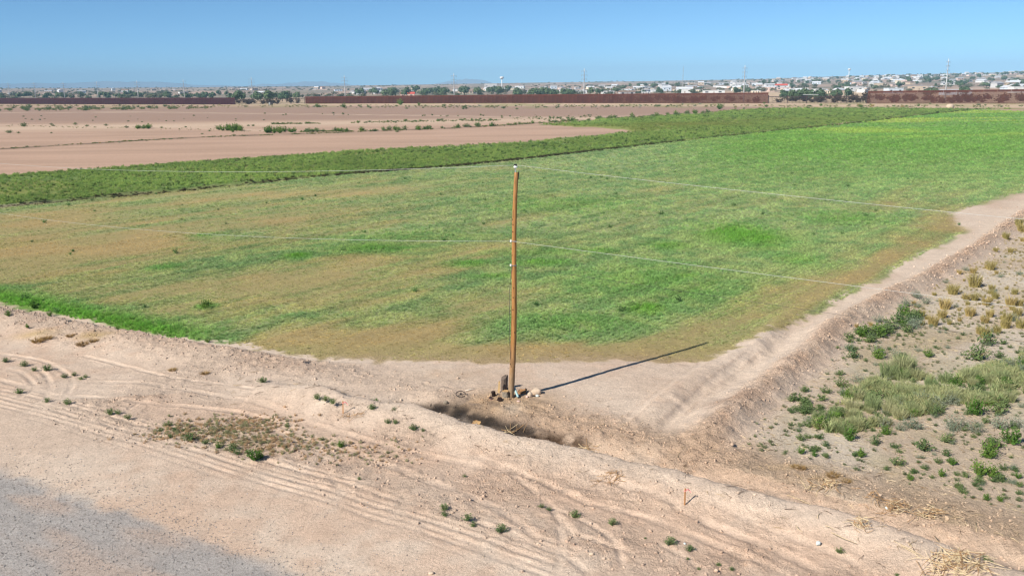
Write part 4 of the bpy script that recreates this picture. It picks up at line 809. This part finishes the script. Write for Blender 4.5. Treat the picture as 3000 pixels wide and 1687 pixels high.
def log(name, px, py, r, h, label, mat, top, lean=(0, 0), seed=1, half=False, cat='log', jag=0.0):
    p = gl(px, py); R = random.Random(seed); e = link(name, None, None, tuple(p)); e.empty_display_size = .1; e.rotation_euler = (lean[0], lean[1], R.uniform(0, .6)); n = 12; mb = MB(); vs = []; fs = []
    for j in range(6):
        z = -.05+(h+.05)*j/5
        for i in range(n):
            a = 2*math.pi*i/n; q = r*(1+.1*math.sin(a*3+seed)+R.uniform(-.06, .06)); y_ = math.sin(a)*q*(.45 if half and math.sin(a) > 0 else 1)
            vs.append((math.cos(a)*q, y_, z+(R.uniform(-jag, jag)+(jag*1.2*math.cos(a)) if j == 5 else 0)))
    for j in range(5):
        for i in range(n): fs.append((j*n+i, j*n+(i+1) % n, (j+1)*n+(i+1) % n, (j+1)*n+i))
    mb.add(vs, fs); mb.build('bark', mat, e); mb = MB(); ring = vs[-n:]; c = np.mean(np.array(ring), 0); mb.add(ring+[tuple(c)], [(i, (i+1) % n, n) for i in range(n)]); mb.build('cut_face', top, e); return tag(e, label, cat)
log('split_log', 1476, 1140, .155, .50, 'dark-barked split log standing upright behind the pole foot', M_BARK, M_BARK, (-.12, .12), 2, True, jag=.07)
log('log_stump', 1481, 1163, .13, .27, 'grey round stump with a tan cut top beside the pole', M_GREYW, M_CUT, (.03, -.03), 5)
log('charred_log', 1447, 1160, .085, .21, 'charred upright log chunk before the yellow board', M_CHAR, M_CHAR, (.1, -.2), 8); log('charred_log', 1463, 1172, .10, .10, 'low charred log chunk nearest the dirt edge before the pole', M_CHAR, M_CHAR, (.4, .3), 11); log('charred_log', 1440, 1170, .07, .12, 'pinkish-grey broken log chunk left of the charred one', plain('pink_bark', tuple(L(180,150,140)), .95, .3, 10), M_CHAR, (.3, -.4), 14)
log('split_log', 1528, 1150, .16, .10, 'low ochre split log half buried behind the pale pipe', M_OCHL, M_OCHL, (.25, .2), 17, jag=.05); log('charred_log', 1537, 1147, .05, .14, 'small dark knotted chunk on the ochre split log', M_CHAR, M_CHAR, (.2, .5), 20)
log('tree_stump', 1392, 1243, .14, .12, 'tan broken stump lying in the burnt ditch', M_OCHL, M_CUT, (.5, .3), 23, jag=.06)
p = gl(1461, 1150); e = link('wooden_board', None, None, tuple(p)); mb = MB(); mb.box((0, 0, .20), (.075, .03, .50)); bd = mb.build('plank', M_BOARD, e); mb = MB(); mb.add([(-.037, -.015, .45), (.037, -.015, .45), (.037, .015, .45), (-.037, .015, .45), (-.01, -.013, .50), (.02, -.013, .49), (.02, .013, .49), (-.01, .013, .50)], [(0, 1, 5, 4), (1, 2, 6, 5), (2, 3, 7, 6), (3, 0, 4, 7), (4, 5, 6, 7)]); mb.build('split_end', M_CUT, bd); e.rotation_euler = (-.10, .10, .2); tag(e, 'fresh yellow board leaning against the dark split log', 'board')
a = gl(1518, 1166); b_ = np.array([PB[0]+.14, PB[1]+.10, PZ+.36]); mb = MB(); ax = (b_-a)/np.linalg.norm(b_-a); mb.tube([a+np.array([0, 0, .05])+ax*t for t in np.linspace(0, .58, 6)], .048, 14, cap=False); mb.tube([a+np.array([0, 0, .05])+ax*t for t in (.58, .30, 0.0)], .041, 14, cap=False); tag(mb.build('pipe', M_PIPE, None, True), 'pale teal pipe leaning open-ended against the pole foot', 'pipe')
p = gl(1350, 1158); e = link('wheel_rim', None, None, (p[0], p[1], p[2]+.06)); e.rotation_euler = (.28, .1, 0); mb = MB(); mb.tube([(math.cos(t)*.20, math.sin(t)*.20, 0) for t in np.linspace(0, 6.283, 33)], .017, 6, cap=False); mb.build('rim', M_RUST, e, True)
for k in range(5):
    t = k*1.2566+.3; mb = MB(); mb.tube([(math.cos(t)*.19, math.sin(t)*.19, 0), (math.cos(t+.4)*.03, math.sin(t+.4)*.03, .01)], .006, 4); mb.build('spoke', M_RUST, e)
mb = MB(); mb.tube([(0, 0, -.03), (0, 0, .04)], .032, 8); mb.build('hub', M_RUST, e); tag(e, 'dark spoked metal wheel rim lying on the dirt beside the ditch', 'wheel')
p = gl(1378, 1144); mb = MB(); mb.tube([(p[0]-.22, p[1]-.05, p[2]+.02), (p[0], p[1], p[2]+.05), (p[0]+.22, p[1]+.06, p[2]+.03)], [.016, .02, .01], 6); tag(mb.build('bleached_branch', plain('bleached_wood', tuple(L(232,222,206)), .9, .1, 10), None, True), 'short bleached branch above the wheel rim', 'branch')
# survey stakes
M_STAKE = plain('stake_wood', tuple(L(206,152,104)), .85, .2, 8, 0, (5, 5, .5)); M_RIB = plain('pink_ribbon', (.85, .30, .30), .6, .05, 5)
def stake(px, py, hgt, lean, label):
    p = gl(px, py); e = link('survey_stake', None, None, tuple(p)); e.rotation_euler = lean; mb = MB(); mb.box((0, 0, hgt/2-.05), (.042, .022, hgt+.1)); mb.build('stake', M_STAKE, e)
    mb = MB(); mb.tube([(math.cos(t)*.03, math.sin(t)*.02, hgt-.08) for t in np.linspace(0, 6.283, 9)], .012, 5, cap=False); rb = mb.build('ribbon', M_RIB, e)
    mb = MB(); zs = [(0.02, 0, hgt-.06), (.09, -.02, hgt-.04), (.15, .01, hgt-.10), (.19, -.02, hgt-.16)]; vs = [(x, y, z+d) for x, y, z in zs for d in (-.022, .022)]; mb.add(vs, [(0, 2, 3, 1), (2, 4, 5, 3), (4, 6, 7, 5)]); mb.add([(x, y+.003, z) for x, y, z in vs], [(1, 3, 2, 0), (3, 5, 4, 2), (5, 7, 6, 4)]); mb.build('ribbon_tail', M_RIB, rb); return tag(e, label, 'stake', 'survey stakes')
stake(1005, 1207, .46, (.03, .04, .1), 'wooden survey stake with pink ribbon beside the green weeds on the ditch bank'); stake(2006, 1472, .48, (.05, -.03, .3), 'wooden survey stake with pink ribbon alone on the smooth sandy bank')
# stalks on the bank
M_STALK = plain('dry_stalk', tuple(L(226,204,164)), .85, .15, 20); M_STALKB = plain('brown_stalk', tuple(L(176,140,100)), .9, .2, 20)
def stalk(px, py, px2, py2, r, label, parent=None, lift=.0, mat=None, bend=.03):
    a, b = gl(px, py), gl(px2, py2); m_ = (a+b)/2; m_ = m_+np.array([random.gauss(0, bend), random.gauss(0, bend), lift+.03]); mz = hz(m_[0], m_[1])+.02; m_[2] = max(m_[2], mz)
    mb = MB(); o_ = np.zeros(3) if parent is None else np.array(parent.location); mb.tube([a+(0, 0, .015+lift)-o_, m_-o_, b+(0, 0, .015+lift*.6)-o_], [r, r*.9, r*.5], 5)
    ob = mb.build('stalk', mat or M_STALK, parent, True)
    if parent is None: ob.name = 'dry_stalk'; tag(ob, label, 'stalk', 'dry stalks on the bank')
    return ob
for q in [(2306,1450,2382,1482),(2344,1405,2362,1432),(2416,1428,2390,1455),(2452,1490,2458,1502),(2418,1540,2446,1554),(2435,1560,2512,1594),(2528,1518,2576,1516),(2794,1514,2832,1538),(2859,1532,2862,1560),(2620,1586,2706,1632),(2660,1590,2670,1606),(2738,1570,2760,1600),(2640,1600,2700,1640),(2332,1540,2352,1560),(2400,1505,2395,1520),(2700,1580,2735,1592),(2912,1560,2940,1570),(2960,1575,2985,1590),(2690,1576,2704,1590),(2480,1476,2500,1492)]:
    stalk(*q, .011, 'long pale dry stalk lying on the sandy bank')
def heap(px, py, rx, ry, n, label, mats, name='stalk_heap', hgt=.22):
    c = gl(px, py); e = link(name, None, None, tuple(c)); e.empty_display_size = .1; sx = rx*c[1]/FPX; sy = ry*c[1]**2/(FPX*CH); R = random.Random(int(px))
    for i in range(n):
        a = R.uniform(0, 6.283); ln = R.uniform(.25, .9)*max(sx, .3); mx_, my_ = R.gauss(0, .45)*sx, R.gauss(0, .45)*sy; z0 = hgt*math.exp(-(mx_/sx)**2-(my_/sy)**2)*R.random()
        d = np.array([math.cos(a)*ln/2, math.sin(a)*ln/2]); mb = MB()
        pts = [(mx_+d[0]*t+R.gauss(0, .02), my_+d[1]*t+R.gauss(0, .02), max(hz(c[0]+mx_+d[0]*t, c[1]+my_+d[1]*t)-c[2]+.012, 0-9)+z0+R.uniform(0, .05)) for t in (-1, 0, 1)]
        mb.tube(pts, [.009, .008, .004], 4); mb.build('stalk', mats[i % len(mats)], e)
    return tag(e, label, 'stalk heap')
heap(2800, 1660, 120, 45, 150, 'large heap of pale straw stalks on the roadside bank', [M_STALK, M_STALK, M_STALKB], hgt=.35); heap(2625, 1490, 50, 18, 60, 'bristly brown stalk heap around a white stone', [M_STALKB, M_STALKB, M_STALK]); heap(2525, 1545, 40, 20, 50, 'grey-brown stalk clump spilling down the bank', [M_STALKB, M_STALK]); heap(2420, 1430, 55, 15, 55, 'golden straw clump at the edge of the scrub lot', [M_STALK, M_STALKB]); heap(2560, 1470, 25, 15, 26, 'reddish stalk tuft left of the bristly heap', [M_STALKB]); heap(2720, 1510, 60, 12, 45, 'flattened brown straw strip between heaps', [M_STALKB, M_STALK]); heap(1500, 1266, 60, 8, 22, 'pale dry reeds hanging over the burnt ditch lip', [M_STALK, M_STALKB], hgt=.08); heap(1700, 1318, 60, 8, 24, 'pale dry reeds along the ditch crest by the tan tuft', [M_STALK, M_STALKB], hgt=.08); heap(1785, 1392, 55, 18, 26, 'dark bare twigs spread on the bank face', [M_STALKB], 'twig_spread', .04); heap(1035, 1215, 40, 8, 20, 'grey twig heap beside the survey stake', [M_STALKB], 'twig_heap', .06)

# ------------------------------------------------------------------ border fence
M_RUSTF = plain('rust_steel', tuple(L(90,50,36)), .9, .22, .6, 0, None, .12); M_RUSTD = plain('dark_rust_steel', tuple(L(66,32,36)), .9, .2, .6, 0, None, .12); M_GATE = plain('gate_steel', tuple(L(70,56,54)), .85, .2, 1)
def panel_mesh(mat, L_=6.0, sp=.25, bw=.165):
    mb = MB(); k = int(L_/sp)
    for i in range(k): mb.box(((i+.5)*L_/k, 0, .5), (bw, bw, 1.1))
    return mb.mesh('fence_panel', mat)
def plate_mesh(mat, L_=6.0, hh=.16): mb = MB(); mb.box((L_/2, -.10, 1-hh/2+.05), (L_-.06, .03, hh)); return mb.mesh('top_plate', mat)
def fence(pxs, hts, mat, label, L_=6.0):
    w_ = [g(x, y)[:2] for x, y in pxs]; e = link('border_fence', None, None, (w_[0][0], w_[0][1], 0)); e.empty_display_size = 1; pm, tm = panel_mesh(mat), plate_mesh(mat)
    tot = sum(np.linalg.norm(b-a) for a, b in zip(w_[:-1], w_[1:])); acc = 0
    for a, b in zip(w_[:-1], w_[1:]):
        d = b-a; l = np.linalg.norm(d); n_ = max(1, round(l/L_)); rz = math.atan2(d[1], d[0])
        for i in range(n_):
            q = a+d*i/n_-w_[0]; h_ = np.interp((acc+l*i/n_)/tot, [0, 1], hts); o = link('fence_panel', pm, e, (q[0], q[1], 0), rz, (l/n_/L_, 1, h_)); link('top_plate', tm, o)
        acc += l
    return tag(e, label, 'fence', 'sections of the border fence')
fence([(-160,305.5),(0,305.5),(350,306.5),(690,307)], (5.3, 4.8), M_RUSTD, 'long dark maroon bollard fence section before the low tree belt')
fence([(895,304.3),(1500,302.8),(2250,303.5)], (4.9, 5.7), M_RUSTF, 'rust brown bollard fence section between the two gate gaps'); fence([(2540,304),(3000,304),(3160,304)], (6.2, 6.7), M_RUSTF, 'tall rust red bollard fence section below the dense town')
def gate(pxs, label, beam=None):
    w_ = [g(x, y)[:2] for x, y in pxs]; a, b = w_; d = b-a; l = np.linalg.norm(d); rz = math.atan2(d[1], d[0]); e = link('border_gate', None, None, (a[0], a[1], 0), rz); n_ = int(l/.75)
    mb = MB(); mb.box((0, 0, 2.0), (.12, .12, 4.0)); pk = mb.mesh('picket', M_GATE); mb = MB(); mb.box((0, 0, 2.2), (.38, .38, 4.6)); ps = mb.mesh('post', M_GATE)
    for i in range(1, n_): link('picket', pk, e, (l*i/n_, 0, 0))
    for i in range(int(l/9)+1): link('post', ps, e, (l*i/int(l/9), 0, 0))
    for z in (.6, 3.75): mb = MB(); mb.box((l/2, .08, z), (l, .12, .35 if z > 1 else .15)); mb.build('rail', M_GATE, e)
    if beam is not None: mb = MB(); mb.box((l*beam, 0, 4.75), (l*.16, .5, .28)); mb.build('cross_beam', M_METAL, e)
    return tag(e, label, 'gate', 'openings in the border fence')
gate([(690,307),(893,304.3)], 'open picket gate section between maroon and rust fence with big trees behind'); gate([(2251,303.5),(2539,304)], 'open picket gate section with a pale cross beam', .44)
p = on_ground(793, 308); e = link('equipment_cabinet', None, None, tuple(p)); mb = MB(); mb.box((0, 0, 1.0), (2.6, 1.4, 2.0)); mb.build('cabinet', M_GATE, e); mb = MB(); mb.box((0, 0, 2.06), (2.9, 1.7, .12)); mb.build('lid', M_DARK, e); mb = MB(); mb.box((-.6, -.715, 1.0), (1.0, .03, 1.7)); mb.build('door', M_METAL, e); tag(e, 'dark equipment cabinet on the sand before the picket gate', 'cabinet')
# shrubs behind the fence, seen through the bollards
M_BRUSH = leafmat('brush_leaves', tuple(L(72,60,44)), tuple(L(96,80,56)))
brush = [leafy_mesh('brush', M_BRUSH, 120+i, 22, 1.0, .5, .20, 9, .8) for i in range(3)]
fl = [g(x, y)[:2] for x, y in [(0,305.5),(690,307),(1500,302.8),(2250,303.5),(3000,304)]]
for i in range(230):
    x = random.uniform(700, 2250) if i < 140 else random.uniform(2250, 3000); k = np.interp(x, [0, 690, 1500, 2250, 3000], [np.linalg.norm(q) for q in fl]); a = (x-1500)/FPX
    r_ = k+random.uniform(8, 90 if x < 2000 else 120); wx = r_*math.sin(math.atan(a)); wy = r_*math.cos(math.atan(a)); sc = random.uniform(3.5, 7.5)
    tag(link('brush_shrub', brush[i % 3], None, (wx, wy, hz(wx, wy)-.1), random.uniform(0, 6), (sc, sc, sc*random.uniform(.45, .7))), 'brown brush shrub standing close behind the fence bollards', 'shrub', 'brush behind the fence')

# ------------------------------------------------------------------ steel transmission poles
M_STEEL = plain('pale_steel', tuple(L(205,208,210)), .55, .06, .3)
PLX = [(2758,547,24),(2176,568,22),(1715,585,21.5),(1340,640,20),(1024,715,20.5),(755,775,20.5),(557,840,20),(422,900,20),(305,960,19.5),(207,1020,19),(122,1080,19),(46,1150,19)]
for i, (px, r_, h_) in enumerate(PLX):
    y = r_; x = (px-1500)/FPX*(y*math.cos(TH)+10); e = link('transmission_pole', None, None, (x, y, hz(x, y)), .75)
    mb = MB(); mb.tube([(0, 0, -.3), (0, 0, h_)], [.48, .16], 10); mb.build('shaft', M_STEEL, e, True); mb = MB(); mb.tube([(0, 0, -.2), (0, 0, .25)], .8, 10); mb.build('base', M_METAL, e)
    for z, l in ((h_-1.5, 2.4), (h_-4.0, 2.7), (h_-6.5, 2.4)):
        s_ = 1 if int(z*2) % 2 else -1
        for s_ in (1, -1):
            mb = MB(); mb.tube([(0, 0, z-.4), (s_*l*.5, 0, z-.1), (s_*l, 0, z)], [.11, .09, .06], 6); ar = mb.build('cross_arm', M_STEEL, e); mb = MB(); mb.tube([(s_*l, 0, z), (s_*l, 0, z-1.1)], .07, 6); mb.build('insulator_string', M_METAL, ar)
    lab = 'slim pale steel transmission pole rising behind the '+('tall rust red fence' if i == 0 else 'rust brown fence' if i < 5 else 'picket gate with big trees' if i == 5 else 'long maroon fence')
    tag(e, lab, 'power pole', 'steel transmission poles')

# ------------------------------------------------------------------ town and trees beyond the fence
M_TREE = leafmat('tree_leaves', tuple(L(84,108,80)), tuple(L(108,126,88)), False, .15); M_TRUNK = plain('tree_bark', tuple(L(92,78,64)), .95, .3, 3); M_TREEI = leafmat('far_tree_leaves', None, None, True, .15)
def crown_mesh(seed, mat, n=340, name='crown'):
    R = random.Random(seed); mb = MB(); lobes = [(R.gauss(0, .22), R.gauss(0, .22), R.uniform(.45, .8), R.uniform(.22, .36)) for _ in range(7)]
    for i in range(n):
        lx, ly, lz, lr = R.choice(lobes); d = np.array([R.gauss(0, 1), R.gauss(0, 1), R.gauss(0, 1)]); d /= np.linalg.norm(d); p = np.array([lx, ly, lz])+d*lr*R.uniform(.65, 1.05); p[2] = max(p[2], .12)
        u = np.cross(d, [R.gauss(0, 1), R.gauss(0, 1), R.gauss(0, 1)]); u /= np.linalg.norm(u); v = np.cross(d+np.array([0, 0, .3]), u); s_ = R.uniform(.05, .11); mb.add([p-u*s_, p-v*s_*.8, p+u*s_, p+v*s_*.8], [(0, 1, 2, 3)])
    return mb.mesh(name, mat)
crowns = [crown_mesh(200+i, M_TREE) for i in range(4)]; crownsI = [source('far_crown_source', crown_mesh(220+i, M_TREEI, 150)) for i in range(3)]
mb = MB(); mb.tube([(0, 0, -.05), (.01, 0, .2), (.0, .01, .45), (.02, 0, .7)], [.035, .028, .02, .008], 6)
for a in (0.3, 2.4, 4.4): mb.tube([(0, 0, .25), (math.cos(a)*.14, math.sin(a)*.14, .45), (math.cos(a)*.26, math.sin(a)*.26, .62)], [.018, .012, .005], 5)
trunk = mb.mesh('trunk', M_TRUNK, True)
def tree(x, y, h_, wd, label, group):
    e = link('tree', None, None, (x, y, hz(x, y)-.2), random.uniform(0, 6.28), (h_*wd, h_*wd, h_)); link('crown', random.choice(crowns), e); link('trunk', trunk, e); return tag(e, label, 'tree', group)
def polar(px, r_): y = r_; return (px-1500)/FPX*y*.99, y
for px0, px1, r0, r1, h0, h1, n_, lab, grp in [
  (690, 890, 720, 860, 7.5, 10.5, 16, 'big leafy tree behind the first picket gate', 'big trees behind the first gate'),
  (2252, 2540, 520, 620, 5.5, 8.0, 18, 'leafy green tree just behind the gate with the pale beam', 'trees behind the beam gate'),
  (1500, 1760, 800, 1000, 6.5, 9.5, 16, 'dark green tree in the grove above the rust fence', 'grove above the rust fence'),
  (1030, 1500, 950, 1250, 7, 11, 34, 'tree in the wooded belt of the valley behind the rust fence', 'wooded valley belt'),
  (0, 690, 950, 1200, 5, 8, 44, 'low tree in the belt along the long maroon fence', 'tree belt behind the maroon fence'),
  (2700, 2830, 620, 680, 6.5, 7.5, 4, 'bright bushy tree whose top shows over the tall fence', 'bushy trees over the tall fence'),
  (1800, 3000, 850, 2500, 4.5, 8, 170, 'shade tree between houses of the town on the slope', 'shade trees of the town')]:
    for i in range(n_):
        px = random.uniform(px0, px1)
        if 'shade' in lab: px = 1800+1200*random.random()**.7
        x, y = polar(px, random.uniform(r0, r1)); tree(x, y, random.uniform(h0, h1), random.uniform(.8, 1.25), lab, grp)
# countless far scrub and trees on the slope
n = 2600; px = rng.uniform(-80, 3080, n); r_ = rng.uniform(900, 3500, n); X = (px-1500)/FPX*r_; Y = r_; h_ = np.where(r_ < 1500, rng.uniform(2.5, 6, n), rng.uniform(1.5, 4.5, n)); k = fbm(X/160, Y/260, 3, 500) > .44; X, Y, h_ = X[k], Y[k], h_[k]; n = len(X)
scatter('far_scrub', np.stack([X, Y, height(X, Y)-.5], 1), np.stack([np.zeros(n), np.zeros(n), rng.uniform(0, 6, n)], 1), np.stack([h_*1.8, h_*1.8, h_], 1), mix(L(86,100,72)[None], L(118,118,88)[None], rng.random(n)), crownsI, rng.integers(0, 3, n), label='far-off dark scrub and trees dotting the desert slope', cat='scrub')
WALLC = [('white', (.60, .61, .60)), ('cream', (.68, .60, .46)), ('tan', (.50, .40, .30)), ('pale blue', (.55, .62, .68)), ('pinkish', (.62, .47, .40)), ('grey', (.45, .45, .45))]
ROOFC = [('grey', (.34, .34, .35)), ('white', (.56, .58, .60)), ('brown', (.24, .17, .13)), ('silver', (.58, .60, .63))]
MW = {k: plain('wall_'+k.replace(' ', '_'), c, .9, .08, .4) for k, c in WALLC}; MR = {k: plain('roof_'+k, c, .8, .12, .4) for k, c in ROOFC+[('red', (.55, .10, .07)), ('orange', (.70, .32, .10))]}
M_GLASS = plain('window_dark', (.04, .05, .06), .2, .1, 1)
def house_meshes(wm, L_, W_, H_, gable):
    mb = MB(); mb.box((0, 0, H_/2-.5), (L_, W_, H_+1)); wl = mb.mesh('wall', wm)
    mb = MB(); o_ = .4
    if gable:
        rh = W_*.22; vs = [(-L_/2-o_, -W_/2-o_, H_), (L_/2+o_, -W_/2-o_, H_), (L_/2+o_, W_/2+o_, H_), (-L_/2-o_, W_/2+o_, H_), (-L_/2-o_, 0, H_+rh), (L_/2+o_, 0, H_+rh)]; mb.add(vs, [(0, 1, 5, 4), (2, 3, 4, 5), (1, 2, 5), (3, 0, 4), (3, 2, 1, 0)])
    else: mb.box((0, 0, H_+.15), (L_+.5, W_+.5, .3)); mb.box((L_*.2, 0, H_+.6), (1.4, 1.2, .7))
    win = MB()
    for xx in (-.33, .28): win.box((L_*xx, -W_/2-.02, H_*.55), (L_*.14, .08, 1.2))
    dr = MB(); dr.box((0, -W_/2-.02, 1.05), (1.0, .08, 2.1))
    return wl, mb, win.mesh('window', M_GLASS), dr.mesh('door', MR['brown'])
HP = {}
def house(x, y, wc, rc, dims, gable, rz, label, group, cat='house', nm='house'):
    key = (wc, rc, dims, gable)
    if key not in HP:
        wl, rb, wn, dr = house_meshes(MW[wc], *dims, gable); HP[key] = (wl, rb.mesh('roof', MR[rc]), wn, dr)
    e = link(nm, None, None, (x, y, hz(x, y)), rz); e.empty_display_size = 1
    for n2, me in zip(('wall', 'roof', 'windows', 'door'), HP[key]):
        if n2 == 'windows': continue
        link(n2, me, e)
    link('window', HP[key][2], e); return tag(e, label, cat, group)
DIMS = [(11, 8, 2.8), (8, 7, 2.7), (13, 8, 3.0), (10, 8, 4.8), (16, 7, 2.8)]
for i in range(265):
    if i < 40: px = random.uniform(1050, 1900); r_ = random.uniform(1050, 1700)
    elif i < 60: px = random.uniform(0, 1050); r_ = random.uniform(1200, 2300)
    else: px = 1750+1280*random.random()**.72; r_ = random.uniform(850, 2900) if px > 2250 else random.uniform(900, 1900)
    x, y = polar(px, r_); wc = random.choices([k for k, _ in WALLC], [4, 3, 3, 2, 2, 3])[0]; rc = random.choices([k for k, _ in ROOFC], [3, 4, 1.5, 3])[0]; gb = random.random() < .6
    where = 'among valley trees behind the rust fence' if i < 40 else 'scattered behind the maroon fence' if i < 60 else 'in the town on the slope'
    house(x, y, wc, rc, random.choice(DIMS), gb, random.gauss(.1, .35)+(math.pi/2 if random.random() < .3 else 0), f'{wc} house with {"gabled" if gb else "flat"} {rc} roof {where}', f'{wc} houses with {rc} {"gabled" if gb else "flat"} roofs {where}')
for px, r_, wc, rc, dims, gb, lab in [(2495,950,'white','silver',(16,10,5),False,'large white flat-roofed warehouse above the beam gate'),(2610,820,'pale blue','white',(14,9,4.5),False,'pale blue-white shed just over the end of the tall fence'),(2972,760,'white','white',(14,8,5),False,'bright white low building over the tall fence'),(2343,800,'white','white',(11,8,4),True,'white gabled shed among trees near the beam gate'),(2285,1150,'white','red',(14,9,4.2),True,'white building with a bright red roof above the gate trees'),(1205,980,'pinkish','red',(15,9,3.2),True,'red-roofed low building just over the rust fence'),(1307,1250,'cream','orange',(9,7,4.0),True,'small building with an orange roof in the valley trees'),(1446,1600,'grey','white',(22,10,9),False,'tall grey block beside the valley water tower'),(2005,1000,'white','silver',(17,10,4.5),True,'wide white gabled hall above the rust fence'),(2090,940,'white','silver',(22,7,3.2),False,'long white low building over the rust fence'),(2160,1350,'white','grey',(14,10,7),False,'white two-storey block left of a steel pole'),(2790,700,'pale blue','silver',(22,8,4),False,'long blue-grey canopy building behind the steel pole'),(1840,1050,'pale blue','white',(13,8,4),False,'pale blue-roofed building over the fence near tall trees'),(1705,1050,'white','white',(14,7,3.6),False,'white low building behind a steel pole and the grove'),(2680,950,'tan','grey',(18,8,4.5),False,'wide tan flat building above the bushy trees')]:
    x, y = polar(px, r_); house(x, y, wc, rc, dims, gb, random.gauss(0, .12), lab, None, 'building', 'building')
def water_tower(px, r_, h_, label):
    x, y = polar(px, r_); e = link('water_tower', None, None, (x, y, hz(x, y))); mb = MB(); mb.lathe([(.01, h_-6), (3.2, h_-5), (4.6, h_-2.5), (3.8, h_-.6), (.01, h_)], 16); mb.build('tank', MW['white'], e, True); mb = MB(); mb.tube([(0, 0, -1), (0, 0, 2), (0, 0, h_-5)], [2.0, 1.1, .9], 12); mb.build('stem', MW['white'], e, True); return tag(e, label, 'water tower', 'water towers')
water_tower(1478, 2000, 22, 'white water tower rising from the valley trees'); water_tower(2478, 2700, 26, 'white water tower on the skyline above the town')
p = polar(2000, 1200); e = link('antenna_mast', None, None, (p[0], p[1], hz(*p))); mb = MB(); mb.tube([(0, 0, -.5), (0, 0, 30)], [.45, .15], 6); mb.build('mast', M_METAL, e); mb = MB(); [mb.box((0, 0, z), (1.8, .2, .2)) for z in (10, 18, 25)]; mb.build('cross_piece', M_METAL, e); tag(e, 'thin antenna mast above the wide white hall', 'mast')

# ------------------------------------------------------------------ haze
mb = MB(); mb.box((0, 0, 128.5), (31500, 31500, 263)); hz_o = mb.build('haze', None); hz_o.data.materials.clear()
m, n, b = newmat('haze_air'); n.nodes.remove(b); pv = N(n, 'ShaderNodeVolumePrincipled'); pv.inputs['Color'].default_value = (.44, .73, 1.0, 1); pv.inputs['Density'].default_value = 1.35e-4; pv.inputs['Anisotropy'].default_value = -.2
n.links.new(pv.outputs[0], n.nodes['Material Output'].inputs['Volume']); hz_o.data.materials.append(m); tag(hz_o, kind='stuff')
